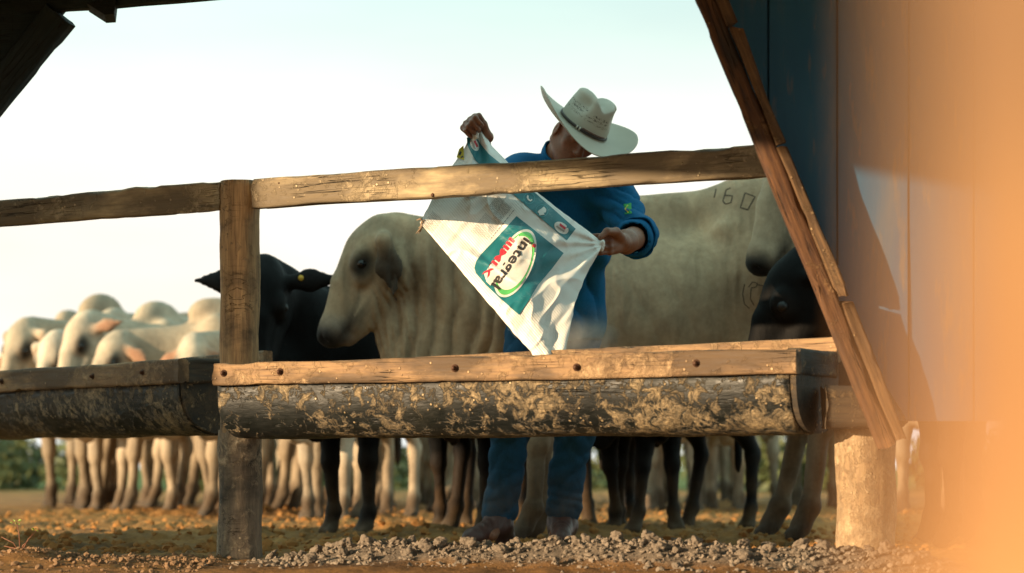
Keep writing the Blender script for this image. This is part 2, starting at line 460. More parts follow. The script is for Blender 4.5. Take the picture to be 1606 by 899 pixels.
n = 7000
s_ = .12+rs.rand(n)*(L_-.2); q_ = rs.normal(0, .13, n)
XY = MA+s_[:,None]*d_+q_[:,None]*n_
hh = ground_h(XY[:,0], XY[:,1]); sz = .0018+.009*rs.rand(n)**2.6
scatter('mud_crumbs', 'bank of grey brown dried mud crumbs running below the feed trough', 'dried mud', DRYMUD, np.column_stack([XY, hh+sz*.4]), sz)
n = 2600
XY = np.column_stack([rs.uniform(-2.2, -.95, n), rs.normal(7.75, .3, n)]); hh = ground_h(XY[:,0], XY[:,1]); sz = .003+.010*rs.rand(n)**2.6
scatter('soil_crumbs', 'small brown soil crumbs around the weed and left of the round post', 'soil', plain('brown_crumbs', (.24,.15,.085), .95, .45, 18, .004, .15), np.column_stack([XY, hh+sz*.3]), sz)
n = 6000
Y = 8.7+rs.rand(n)**1.3*7.5; X = rs.uniform(-1, 1, n)*(Y*.24); hh = ground_h(X, Y); sz = (.006+.022*rs.rand(n)**2.6)
scatter('trampled_soil', 'orange clods of trampled soil around the hooves of the cattle', 'soil', ORMUD, np.column_stack([X, Y, hh+sz*.25]), sz)
# larger clods that can be picked out on the bank
clod0 = None; big = []
tries = 0
while len(big) < 110 and tries < 3000:
    tries += 1
    s = rs.uniform(.2, L_-.12); q = rs.normal(.0, .10); p = MA+s*d_+q*n_; r = .015+.021*rs.rand()**1.2
    if all((p[0]-b[0])**2+(p[1]-b[1])**2 > (r+b[2])**2*.75 for b in big): big.append((p[0], p[1], r))
clodm = [npmesh('mud_clod', clod_shape(IV1, 30+k, .6)+0, IF1, False) for k in range(5)]
# each clod is a lump of crumbs stuck together
for k in range(6):
    _r = np.random.RandomState(100+k); sd = Sdf(); sd.ell((0,0,0), (.55,.5,.42), .1)
    for q in range(26):
        v = _r.normal(size=3); v /= np.linalg.norm(v); rr = _r.uniform(.16,.40)
        sd.ell(v*np.array([.62,.58,.48])*_r.uniform(.6,1.1), np.array([rr, rr*_r.uniform(.6,1), rr*_r.uniform(.6,1)]), .05)
    V, Q = sd.mesh(.085); V = V*(1+.10*vn(V, 5, k)+.05*vn(V, 11, k))[:,None]
    me = npmesh('mud_clod', V, Q, True); me.materials.append(DRYMUD)
    clodm = (clodm if k else [])+[me]
big.sort(key=lambda b: b[0])
for i, (x, y, r) in enumerate(big):
    o = bpy.data.objects.new('mud_clod', clodm[i % 6]); sc.collection.objects.link(o)
    o.location = (x, y, hz(x, y)+r*.42); o.scale = (r, r*rs.uniform(.8,1.1), r*rs.uniform(.7,1)); o.rotation_euler = (rs.rand()*.6, rs.rand()*.6, rs.rand()*6.28)
    o['label'] = 'rough lump of dried grey mud on the bank below the trough'; o['category'] = 'clod'; o['group'] = 'lumps of dried mud on the bank'

# distant bushes
def leaf_cloud(n, fn, size, seed):
    r = np.random.RandomState(seed); C = fn(r, n)
    a = r.normal(size=(n,3)); a /= np.linalg.norm(a, axis=1)[:,None]; b = np.cross(a, r.normal(size=(n,3))); b /= np.linalg.norm(b, axis=1)[:,None]
    s = size*(.6+.8*r.rand(n))[:,None]
    V = np.stack([C-a*s, C-b*s*.45, C+a*s, C+b*s*.45], axis=1).reshape(-1,3)
    return V, np.arange(4*n).reshape(n,4)
def bush_pts(r, n):
    k = r.randint(0, 80, n); cx = np.linspace(-16, 16, 80)[k]+.6*np.sin(k*7.); cy = 34+3*np.sin(k*3.3); hh = .74+.14*np.sin(k*2.1)
    u_ = r.normal(size=(n,3)); u_ /= np.linalg.norm(u_, axis=1)[:,None]; u_ *= (r.rand(n)**.33)[:,None]
    return np.column_stack([cx+u_[:,0]*.55, cy+u_[:,1]*.6, np.abs(hh*.5+u_[:,2]*hh*.55)])
LEAF = plain('bush_leaves', (.085,.10,.03), .6, .5, 1.5, 0)
lb = LEAF.node_tree.nodes['Principled BSDF']; lb.inputs['Subsurface Weight'].default_value = 0
V, Fc = leaf_cloud(34000, bush_pts, .075, 3)
link('far_shrubs', npmesh('far_shrubs', V, Fc, False), LEAF, label='blurred strip of low green scrub far behind the cattle', cat='scrub', kind='stuff')

# small weed at lower left
wd = thing('weed', 'small weed with reddish twigs and a few green leaves at the left foreground', 'weed', tuple(pw(32, 878, 7.75)*[1,1,0]+[0,0,.0]))
zb = hz(wd.location.x, wd.location.y); wd.location.z = zb
STEM = plain('weed_stem', (.26,.10,.05), .7, .3, 30, 0); WL = plain('weed_leaf', (.24,.33,.05), .5, .3, 60, 0)
tips = [(-.012,.0,.098), (.048,.01,.07), (-.062,.0,.052), (-.055,.01,.022), (.028,-.01,.04)]
for i, tp in enumerate(tips):
    mid = (tp[0]*.35+.006*(i%2), tp[1], tp[2]*.62)
    link('twig', tube('twig', [(0,0,-.004), mid, tp], [.0024,.0017,.001], 6), STEM, wd)
r3 = random.Random(4)
for tp in [(-.018,0,.100),(-.008,0,.103),(-.024,.0,.094),(-.014,-.004,.092),(-.004,.0,.095),(.05,.01,.078),(.044,.01,.072),(.056,.01,.069)]:
    Vl = [(0,0,0),(.006,-.0045,.002),(.014,0,.001),(.006,.0045,.002),(.006,0,-.0015)]
    me = pymesh('leaf', Vl, [(0,1,4),(1,2,4),(2,3,4),(3,0,4)]); o = link('leaf', me, WL, wd)
    o.location = tp; o.rotation_euler = (r3.uniform(-1.4,1.4), r3.uniform(-.8,.8), r3.uniform(0,6.28)); s = r3.uniform(.7,1.15); o.scale = (s, s, s)

# ------------------------------------------------------------------ timber: posts, rails, troughs
POSTM = wood_mat('round_post_wood', (.16,.095,.05), (.44,.28,.135), (.64,.44,.23), mud=(.36,.27,.17), mud_amt=.15, grain=(16,16,1.1), dirt_amt=.35, seed=2)
POSTB = wood_mat('muddy_post_foot', (.045,.035,.025), (.19,.14,.095), (.34,.26,.175), mud=(.50,.39,.26), mud_amt=1.2, grain=(12,12,1.5), dirt_amt=.5, seed=3)
RAILM = wood_mat('rail_wood', (.20,.155,.09), (.48,.38,.225), (.66,.53,.32), mud=(.62,.50,.32), mud_amt=.5, grain=(1.4,14,14), dirt=(.13,.10,.065), dirt_amt=.9, seed=4)
BOARDM = wood_mat('trough_board_wood', (.14,.08,.04), (.32,.195,.10), (.46,.30,.155), mud=(.50,.34,.19), mud_amt=.8, dirt_amt=.6, dirt=(.075,.05,.03), seed=5)
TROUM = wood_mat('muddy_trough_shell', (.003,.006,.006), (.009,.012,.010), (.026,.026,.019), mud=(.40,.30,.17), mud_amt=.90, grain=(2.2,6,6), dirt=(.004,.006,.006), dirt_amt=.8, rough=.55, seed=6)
BEAMM = wood_mat('beam_wood', (.03,.018,.009), (.12,.065,.028), (.26,.15,.065), mud=(.30,.2,.1), mud_amt=.35, dirt_amt=.55, dirt=(.03,.015,.008), seed=7)
REDM = wood_mat('red_stained_wood', (.022,.009,.005), (.085,.032,.013), (.22,.11,.045), mud=(.34,.2,.09), mud_amt=.2, dirt_amt=.35, seed=9)
IRON = plain('rusty_iron', (.10,.05,.03), .7, .5, 60, .002, metal=.4)

# left post
ZP = 8.32
pX = pw(376, 0, ZP)[0]
post = thing('fence_post', 'round weathered post standing left of centre, holding up the rail between two troughs', 'post', (pX, ZP, 0))
link('shaft', log('shaft', 1.283-.42, .0685, .067, 3, .0045, z0=.42), POSTM, post)
link('muddy_foot', log('muddy_foot', .46, .077, .0715, 8, .006, z0=-.03, lean=(0,0)), POSTB, post)
# right post
rp = pw(1358, 0, 7.3)
post2 = thing('stub_post', 'short thick mud splashed post under the right end of the trough', 'post', (rp[0], 7.3, 0))
link('shaft', log('shaft', .45, .087, .086, 21, .006, z0=-.03, flare=.008), wood_mat('sunlit_post', (.16,.10,.055), (.34,.225,.12), (.48,.34,.19), mud=(.55,.40,.24), mud_amt=1.35, grain=(14,14,1.4), dirt=(.12,.07,.04), dirt_amt=.4, seed=11), post2)

def rail(name, p0, p1, H, T, label, seed, mt):
    M, Ln = frame(p0, p1)
    th = thing(name, label, 'rail', mat4=M)
    link('rail_board', plank('rail_board', Ln, H, T, seed, .0035, z0=-H), mt, th)
    return th, Ln
a = pw(-70, 318, 8.85); bb = pw(344, 284, 8.30)
ra, _ = rail('top_rail', a, bb, .0985, .04, 'grey weathered rail running left from the round post', 31, RAILM)
a = pw(396, 281, 8.24); bb = pw(1200, 226, 7.30)
rb, Lr = rail('top_rail', a, bb, .098, .045, 'long weathered rail across the man, between round post and slanting beam', 32, RAILM)
for x, z in ((.30,-.03), (.95,-.055), (1.42,-.04)):
    pass
# knot hole and split on the long rail
for x, z, s in ((.72,-.092,.012), (.11,-.02,.006)):
    V3, F3 = ico(1); o = link('nail', npmesh('nail', V3*np.array([.6,.35,.6])*s, F3), IRON, rb); o.location = (x, -.0015, z)

# troughs
def trough_shell(Ln, Wd, z_top, z_bot, seed, y0=0.0, wall=.022, n_l=90, n_a=26, flat=.0, bulge=.03):
    """U shaped shell along local x, opening upward, closed by end walls"""
    V = []; xs = np.linspace(0, Ln, n_l+1); prof = []
    hh = z_top-z_bot
    for i in range(n_a+1):
        a = math.pi*i/n_a
        cy = -math.cos(a); sy = math.sin(a)
        yy = y0+Wd/2+Wd/2*np.sign(cy)*abs(cy)**.75; zz = z_top-hh*abs(sy)**.8
        prof.append((yy, zz))
    inner = [(y0+Wd/2+(p[0]-y0-Wd/2)*(1-2*wall/Wd), z_top-(z_top-p[1])*(1-wall/hh)) for p in prof][::-1]
    ring = np.array(prof+inner); k = len(ring)
    for x in xs:
        V += [(x, y, z) for y, z in ring]
    V = np.array(V)
    Q = V*np.array([.6,1,1])
    d = .0045*fbm(Q, 9, 4, seed)+.003*fbm(V, 34, 2, seed+2)
    cen = np.array([0, y0+Wd/2, z_top]); D = V-cen; D[:,0] = 0; D /= np.maximum(np.linalg.norm(D, axis=1), 1e-6)[:,None]
    V += D*d[:,None]
    Fq = []
    for i in range(n_l):
        for j in range(k): Fq.append((i*k+j, i*k+(j+1)%k, (i+1)*k+(j+1)%k, (i+1)*k+j))
    Fq.append(tuple(reversed(range(k)))); Fq.append(tuple(range(n_l*k, (n_l+1)*k)))
    me = pymesh('shell', V, Fq, True)
    for p in me.polygons[-2:]: p.use_smooth = False
    return me
def end_wall(x, Wd, z_top, z_bot, T, seed, y0=0.0):
    hh = z_top-z_bot; prof = []
    for i in range(25):
        a = math.pi*i/24; cy = -math.cos(a); sy = math.sin(a)
        prof.append((y0+Wd/2+(Wd/2-.004)*np.sign(cy)*abs(cy)**.75, z_top-(hh-.004)*abs(sy)**.8))
    k = len(prof); V = [(x, y, z) for y, z in prof]+[(x+T, y, z) for y, z in prof]
    Fq = [tuple(reversed(range(k))), tuple(range(k, 2*k))]+[(j, j+1, k+j+1, k+j) for j in range(k-1)]+[(k-1, 0, k, 2*k-1)]
    return pymesh('end_wall', V, Fq)
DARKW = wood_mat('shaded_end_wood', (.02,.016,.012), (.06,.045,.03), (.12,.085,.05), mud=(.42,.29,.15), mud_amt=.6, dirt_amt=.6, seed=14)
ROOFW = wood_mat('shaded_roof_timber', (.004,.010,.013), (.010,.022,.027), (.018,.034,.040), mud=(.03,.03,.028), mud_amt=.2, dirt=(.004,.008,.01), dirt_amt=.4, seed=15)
def trough(label, p0, p1, Wd, zb, bt, zt, bolts, seed, back=0.0, ends=True):
    p0 = Vector((p0[0], p0[1], 0)); p1 = Vector((p1[0], p1[1], 0))
    M, Ln = frame(p0, p1); th = thing('feed_trough', label, 'feed trough', mat4=M)
    # local: +x to the right, +y away from camera
    link('front_board', plank('front_board', Ln, zt-bt, .045, seed, .0035, z0=bt, y0=-.012), BOARDM, th)
    link('back_board', plank('back_board', Ln+back, zt-bt, .04, seed+1, .003, z0=bt+.012, y0=Wd-.03), BOARDM, th).rotation_euler = (0, -.018, 0)
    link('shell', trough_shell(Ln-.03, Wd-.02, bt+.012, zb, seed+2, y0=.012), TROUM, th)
    if ends:
        link('end_wall', end_wall(Ln-.03, Wd-.02, bt+.01, zb, .02, 1, y0=.012), DARKW, th)
        e = link('end_board', plank('end_board', Wd-.075, zt-bt+.006, .045, seed+4, .003, z0=bt, y0=0), DARKW, th)
        e.rotation_euler = (0, 0, R(90)); e.location = (Ln-.002, .036, 0)
    for x in bolts:
        o = link('bolt', tube('bolt', [(0,.004,0),(0,-.012,0),(0,-.016,0)], [.008,.007,.004], 8), IRON, th); o.location = (x, -.012, (zt+bt)/2+.004*math.sin(x*50))
        w = link('washer', tube('washer', [(0,.003,0),(0,-.003,0)], [.0125,.012], 14), IRON, o); w.location = (0,0,0)
    return th, Ln
A0 = pw(337, 570, 8.06); A1 = pw(1250, 546, 7.06)
tr1, L1 = trough('long mud splashed feed trough in front of the man, right of the round post', A0, A1, .37, .398, .573, .648, (.045,.27,.93,1.36,1.76), 41, back=.0)
B1 = pw(284, 563, 8.75); B0 = B1+(pw(0, 583, 9.75)-B1)*1.35
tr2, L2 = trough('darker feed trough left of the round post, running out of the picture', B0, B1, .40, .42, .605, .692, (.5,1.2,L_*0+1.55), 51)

# ------------------------------------------------------------------ slanting beams, cladding, roof
DX = np.array([.44, -.235]); 
def slab_boards(thname, label, cat, quads, mt):
    pass
def beam(label, top, bot, W, T, seed, strips, name='slanting_beam'):
    """plank whose wide face looks at the camera; runs from bot to top"""
    top = Vector(top); bot = Vector(bot); x = (top-bot); Ln = x.length; x.normalize()
    y = Vector((0.08,1,0)); y = (y-x*y.dot(x)).normalized(); z = x.cross(y)
    M = Matrix((x, y, z)).transposed().to_4x4(); M.translation = bot
    th = thing(name, label, 'beam', mat4=M)
    link('timber', plank('timber', Ln, W, T, seed, .004, z0=-W/2), strips[0], th)
    if strips[1] is not None:
        e, wd, segs = strips[1]
        for i, (s0, s1) in enumerate(segs):
            link('edge_strip', plank('edge_strip', (s1-s0)*Ln-.012, wd, T*.8, seed+3+i, .007, z0=e, y0=-.012, x0=s0*Ln, worn=.012), strips[2], th)
    return th, Ln
# right
Bt = pw(1068-22+38, -60, 6.85); Bb = pw(1392, 700, 6.95)
bm_r, _ = beam('long slanting beam from the trough end up to the roof, right of the man', Bt, Bb, .054, .06, 61, (REDM, (-.027-.033, .031, ((.0,.30),(.30,.615),(.615,.86),(.86,1.0))), BEAMM))
PANM, pt, pb_ = mat('dark_blue_cladding'); u = coords(pt, (3,3,.5)); u2 = coords(pt)
n1 = noise(pt, u, 3, 6, .6, .3); n2 = noise(pt, u2, 2.2, 4, .5)
c = ramp(pt, n1, [(.3, (.006,.105,.23)), (.55, (.018,.135,.26)), (.75, (.11,.17,.22))])
sc_ = noise(pt, coords(pt, (9,9,1.6), (0,.25,0)), 3.4, 4, .55)
c = mix(pt, ramp(pt, sc_, [(.58, 0.0), (.70, .6)]), c, (.21,.18,.15))
pt.links.new(c, pb_.inputs['Base Color']); pb_.inputs['Roughness'].default_value = .5; bump(pt, pb_, n1, .002, .6)
def cladding(label, edge, Y0, dYdX, x0, x1, bw, ztop, zlow, side, seed):
    """vertical boards cut along the slanting line edge(z)->x ; side +1: boards to the right of it"""
    th = thing('cladding', label, 'cladding', (x0, Y0, 0)); r = random.Random(seed)
    x = x0
    while (x < x1):
        w_ = bw*r.uniform(.92, 1.06); xa, xb = x+.0035, x+w_-.0035
        def zl(X):      # height of the cut line at X
            (xA, zA), (xB, zB) = edge
            return zA+(zB-zA)*(X-xA)/(xB-xA)
        za, zb_ = max(zlow, min(ztop, zl(xa))), max(zlow, min(ztop, zl(xb)))
        nn = 14; T = .022; V = []
        off = r.uniform(-.003, .003)
        for X, zc in ((xa, za), (xb, zb_)):
            for i in range(nn+1):
                z = zc+(ztop-zc)*i/nn; y = (X-x0)*dYdX+off+.002*math.sin(z*5+x*9); V.append((X-x0, y, z))
        V += [(v[0], v[1]+T, v[2]) for v in V]; k = nn+1; Fq = []
        for i in range(nn):
            Fq += [(i, k+i, k+i+1, i+1), (2*k+i, 2*k+i+1, 3*k+i+1, 3*k+i), (i, i+1, 2*k+i+1, 2*k+i), (k+i, 3*k+i, 3*k+i+1, k+i+1)]
        Fq += [(0, 2*k, 3*k, k), (nn, k+nn, 3*k+nn, 2*k+nn)]
        if ztop-min(za, zb_) > .02: link('board', pymesh('board', V, Fq), PANM, th)
        x += w_
    for i, (z0_, z1_) in enumerate(((ztop-.14, ztop-.04), (1.0, 1.08))): pass
    (xA, zA), (xB, zB) = edge
    xT = xA+(xB-xA)*(ztop-zA)/(zB-zA)
    V = [(xT-x0+.004,.024,ztop),(xB-x0+.004,.024,zlow+.002),(x1-x0,.028+.04,zlow+.012),(x1-x0,.028+.04,ztop)]; V += [(a_, b_+.01, c_) for a_, b_, c_ in V]
    link('backing_sheet', pymesh('backing_sheet', V, [(0,1,2,3),(7,6,5,4),(0,4,5,1),(1,5,6,2),(2,6,7,3),(3,7,4,0)]), PANM, th)
    return th
# cut line follows the right hand edge of the beam
e0 = pw(1112-8, -60, 6.97); e1 = pw(1392, 660, 6.97)
cl_r = cladding('tall dark blue board cladding behind the slanting beam at the right', ((e0[0]-.008, e0[2]), (e1[0]-.008, e1[2])), 6.99, .02, e0[0]-.008, 3.4, .205, 2.02, e1[2], 1, 3)
bk = thing('nailing_rail', 'dark batten behind the blue cladding joining its boards', 'batten', (e1[0]+.1, 7.03, .56)) if False else None
blk = thing('bearer_block', 'dark block on top of the stub post carrying the trough end and the beam foot', 'block', tuple(pw(1296, 0, 7.12)*[1,1,0]+[0,0,.418]))
link('timber', plank('timber', .185, .125, .12, 95, .004, nL=10), DARKW, blk)
# left: mirror
Lt = pw(90, 22, 8.42); Lb = pw(-102, 255, 8.50)
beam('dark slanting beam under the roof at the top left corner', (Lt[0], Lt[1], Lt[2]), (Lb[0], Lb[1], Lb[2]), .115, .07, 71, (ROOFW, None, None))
f0 = pw(96, 24, 8.50); f1 = pw(-96, 250, 8.50)
def cladding_left():
    th = thing('cladding', 'dark board cladding behind the slanting beam in the top left corner', 'cladding', (f0[0], 8.5, 0)); r = random.Random(7)
    x = f0[0]+.02
    while x > -3.2:
        xa, xb = x-.19, x-.0005
        sl = (f1[2]-f0[2])/(f1[0]-f0[0])
        z1, z2 = [max(.75, f0[2]+sl*(X-f0[0])) for X in (xa, xb)]
        V = [(xa-f0[0],0,z1),(xb-f0[0],0,z2),(xb-f0[0],0,1.93),(xa-f0[0],0,1.93)]; V += [(a_, b_+.02, c_) for a_, b_, c_ in V]
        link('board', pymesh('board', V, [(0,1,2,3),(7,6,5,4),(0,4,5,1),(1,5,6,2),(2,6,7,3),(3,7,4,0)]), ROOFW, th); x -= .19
cladding_left()
# eave beam and roof
ROOFM = plain('dark_roof_sheet', (.03,.04,.045), .7, .4, 8, .004)
e_l = np.array(pw(105, 8, 8.42)); dr = np.array([.927, -.375])
E0 = e_l[:2]-dr*2.6; E1 = e_l[:2]+dr*6.0
rf = thing('shelter_roof', 'dark low roof whose edge shows along the top left of the picture', 'roof', (e_l[0], e_l[1], 0))
M, Ln = frame((E0[0], E0[1], 1.893), (E1[0], E1[1], 1.893))
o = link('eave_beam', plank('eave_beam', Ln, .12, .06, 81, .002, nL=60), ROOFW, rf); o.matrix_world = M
o.parent = rf; o.matrix_parent_inverse = Matrix.Translation(-Vector(rf.location))
# roof polygon on the side of the camera, its sunward edge cuts off the light about 1.15 m up at the rail
cs, sn = math.cos(R(SUN_AZ)), math.sin(R(SUN_AZ))
def sq(s, q): return np.array([s*cs-q*sn, s*sn+q*cs])   # s along the light's travel, q across it
SE = .18
p1 = sq(SE, -4.0); p2 = sq(SE, 9.6)
# far edge along the eave
def far_x(pt): return pt
Pn = [p1, (p1[0]+9, p1[1]-1), (E1[0], E1[1]), (E0[0], E0[1])]
# intersection of sunward edge with the eave line
A = np.array([[dr[0], -(p2-p1)[0]], [dr[1], -(p2-p1)[1]]]); sol = np.linalg.solve(A, p1-E0); I = E0+dr*sol[0]
poly = [p1, np.array([E1[0]+1, -3.0]), E1, I]
V = [(p[0]-e_l[0], p[1]-e_l[1], 2.0+.0*i) for i, p in enumerate(poly)]; V += [(a_, b_, c_+.03) for a_, b_, c_ in V]
link('roof_sheet', pymesh('roof_sheet', V, [(3,2,1,0),(4,5,6,7),(0,1,5,4),(1,2,6,5),(2,3,7,6),(3,0,4,7)]), ROOFM, rf)
M, Ln = frame((p1[0], p1[1], 1.905), (I[0], I[1], 1.905))
o = link('edge_beam', plank('edge_beam', Ln, .1, .05, 83, .002, nL=60), ROOFW, rf); o.matrix_parent_inverse = Matrix.Translation(-Vector(rf.location)); o.matrix_basis = M
# rafter end
c0, c1, c2, c3 = [pw(x, y, 8.33) for x, y in ((136,0),(182,0),(179,22),(164,23))]
V = [c-np.array(rf.location) for c in (pw(136,5,8.33), pw(164,23,8.33), pw(179,22,8.33), pw(182,-6,8.33))]; V = [tuple(v) for v in V]+[(v[0]-.02, v[1]+.16, v[2]) for v in V]
link('rafter_end', pymesh('rafter_end', V, [(0,1,2,3),(7,6,5,4),(0,4,5,1),(1,5,6,2),(2,6,7,3),(3,7,4,0)]), ROOFW, rf)

# unseen shed, added to the left to shade the man and near cattle
def shed(q0, q1, s0, s1, H, label, door=False):
    cor = [sq(s0, q0), sq(s1, q0), sq(s1, q1), sq(s0, q1)]; base = cor[0]
    th = thing('shade_caster_shed', label, 'shed', (base[0], base[1], 0))
    WM = wood_mat('shade_shed_wall', (.05,.035,.02), (.14,.09,.05), (.22,.15,.09), mud_amt=.2, grain=(8,8,1), seed=16)
    for i in range(4):
        a_, b_ = cor[i]-base, cor[(i+1)%4]-base; d = b_-a_; ln = np.linalg.norm(d); nb = max(2, int(ln/.25)); nrm = np.array([d[1], -d[0]])/ln*.03
        for j in range(nb):
            u0, u1 = a_+d*(j/nb), a_+d*((j+1)/nb-.004/ln)
            V = [(*u0,0),(*u1,0),(*u1,H),(*u0,H)]; V += [(*(u0+nrm),0),(*(u1+nrm),0),(*(u1+nrm),H),(*(u0+nrm),H)]
            link('shade_shed_board', pymesh('shade_shed_board', V, [(3,2,1,0),(4,5,6,7),(0,1,5,4),(1,2,6,5),(2,3,7,6),(3,0,4,7)]), WM, th)
    cc = sum(cor)/4; out = [cc+(c-cc)*1.02-base for c in cor]
    V = [(*p, H) for p in out]+[(*p, H+.04) for p in out]+[(*(cc-base), H+.5)]
    link('roof', pymesh('roof', V, [(3,2,1,0),(0,1,5,4),(1,2,6,5),(2,3,7,6),(3,0,4,7),(4,5,8),(5,6,8),(6,7,8),(7,4,8)]), ROOFM, th)
SHQ0, SHQ1 = 7.61, 10.0
shed(SHQ0, SHQ1, -9.5, -6.0, 3.3, 'unseen plain board shed added off to the left as a shade caster')

# out of focus timber right beside the lens
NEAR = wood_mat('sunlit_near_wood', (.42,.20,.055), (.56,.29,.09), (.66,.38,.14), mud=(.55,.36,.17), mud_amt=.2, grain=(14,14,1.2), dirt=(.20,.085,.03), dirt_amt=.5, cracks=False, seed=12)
_t = NEAR.node_tree; _b = _t.nodes['Principled BSDF']; _src = _b.inputs['Base Color'].links[0].from_socket     # upper part darkened: shade painted into the wood colour, ragged edge
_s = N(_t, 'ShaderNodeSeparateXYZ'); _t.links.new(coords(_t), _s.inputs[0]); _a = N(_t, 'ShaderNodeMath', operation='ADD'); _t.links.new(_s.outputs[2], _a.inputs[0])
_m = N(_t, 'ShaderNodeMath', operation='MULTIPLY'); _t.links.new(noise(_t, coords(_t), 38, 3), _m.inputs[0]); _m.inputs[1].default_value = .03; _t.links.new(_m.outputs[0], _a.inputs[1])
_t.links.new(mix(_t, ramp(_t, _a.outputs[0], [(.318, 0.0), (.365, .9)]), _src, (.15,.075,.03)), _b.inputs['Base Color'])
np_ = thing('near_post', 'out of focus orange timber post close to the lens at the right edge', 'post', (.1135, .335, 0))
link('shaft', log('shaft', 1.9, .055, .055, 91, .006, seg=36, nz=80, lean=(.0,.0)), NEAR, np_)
# ------------------------------------------------------------------ cattle
def hide_mat(name, wave=True, rough=.75, hair=.0015, patch=.35, sheen=.05, wr=.012):
    m, t, b = mat(name); u = coords(t)
    a = N(t, 'ShaderNodeVertexColor'); a.layer_name = 'tint'
    n1 = noise(t, u, 4.5, 5, .6); n2 = noise(t, u, 38, 6, .7); n3 = noise(t, coords(t, (1,1,.45)), 9, 6, .62, .4)
    c = mix(t, 1.0, a.outputs[0], ramp(t, n1, [(.3, 1-patch), (.7, 1.0)]), 'MULTIPLY')
    c = mix(t, 1.0, c, ramp(t, n3, [(.32, 1-patch*.8), (.6, 1.0)]), 'MULTIPLY')
    c = mix(t, .25, c, ramp(t, n2, [(.3, 0.0), (.7, .8)]), 'SOFT_LIGHT')
    oi = t.nodes.new('ShaderNodeObjectInfo'); c = mix(t, 1.0, c, ramp(t, oi.outputs['Random'], [(0, (.66,.62,.56)), (.5, (.92,.89,.84)), (1, (1.0,1.0,1.0))]), 'MULTIPLY') if not wave else c
    # mud flecks
    s = ramp(t, noise(t, u, 33, 4, .6), [(.72, 0.0), (.76, .7)]); c = mix(t, s, c, (.10,.065,.035))
    t.links.new(c, b.inputs['Base Color']); b.inputs['Roughness'].default_value = rough
    b.inputs['Sheen Weight'].default_value = sheen; b.inputs['Specular IOR Level'].default_value = .25
    wv = N(t, 'ShaderNodeTexWave', Scale=5.2, Distortion=7.0, Detail=3.0); wv.bands_direction = 'X'; wv.inputs['Detail Scale'].default_value = 1.6
    t.links.new(coords(t, (1,1,.25)), wv.inputs['Vector'])
    wm = mix(t, 1.0, wv.outputs[1], ramp(t, noise(t, coords(t, (1,1,.5)), 3.3, 3), [(.42, 0.0), (.62, 1.0)]), 'MULTIPLY')
    p = bump(t, b, wm, wr if wave else 0.0003, .7)
    p = bump(t, b, n3, .012, .5, p)
    bump(t, b, noise(t, coords(t, (90,90,30)), 2.5, 3, .6), hair, .6, p)
    return m
PALE = hide_mat('pale_hide', False); FOLDED = hide_mat('folded_hide'); BLACKH = hide_mat('black_hide', False, .65, .0012, .3, .0, .003); BLACKH.node_tree.nodes['Principled BSDF'].inputs['Specular IOR Level'].default_value = .12
EYEM, et, eb = mat('eye_dark'); eb.inputs['Base Color'].default_value = (.006,.005,.004,1); eb.inputs['Roughness'].default_value = .08
EYEK = plain('dull_eye', (.006,.006,.006), .45, .1, 30, 0)
YTAG = plain('yellow_tag', (.75,.45,.05), .5, .1, 30, 0)
PAL_W = dict(b=(.58,.42,.26), d=(.17,.12,.075), f=(.54,.40,.25), n=(.012,.011,.011), m=(.36,.28,.21), h=(.075,.062,.052), e=(.11,.085,.062), p=(.50,.27,.17), l=(.36,.27,.18), k=(.05,.042,.038))
PAL_C = dict(PAL_W, b=(.60,.52,.41), d=(.24,.19,.14), f=(.74,.66,.54), l=(.60,.50,.37), m=(.5,.38,.3), e=(.5,.4,.3), h=(.10,.085,.07))
PAL_K = dict(b=(.0045,.0050,.0060), d=(.004,.004,.005), f=(.0055,.0055,.006), n=(.022,.02,.02), m=(.02,.018,.018), h=(.14,.11,.08), e=(.010,.010,.011), p=(.012,.01,.01), l=(.012,.011,.012), k=(.01,.01,.01))

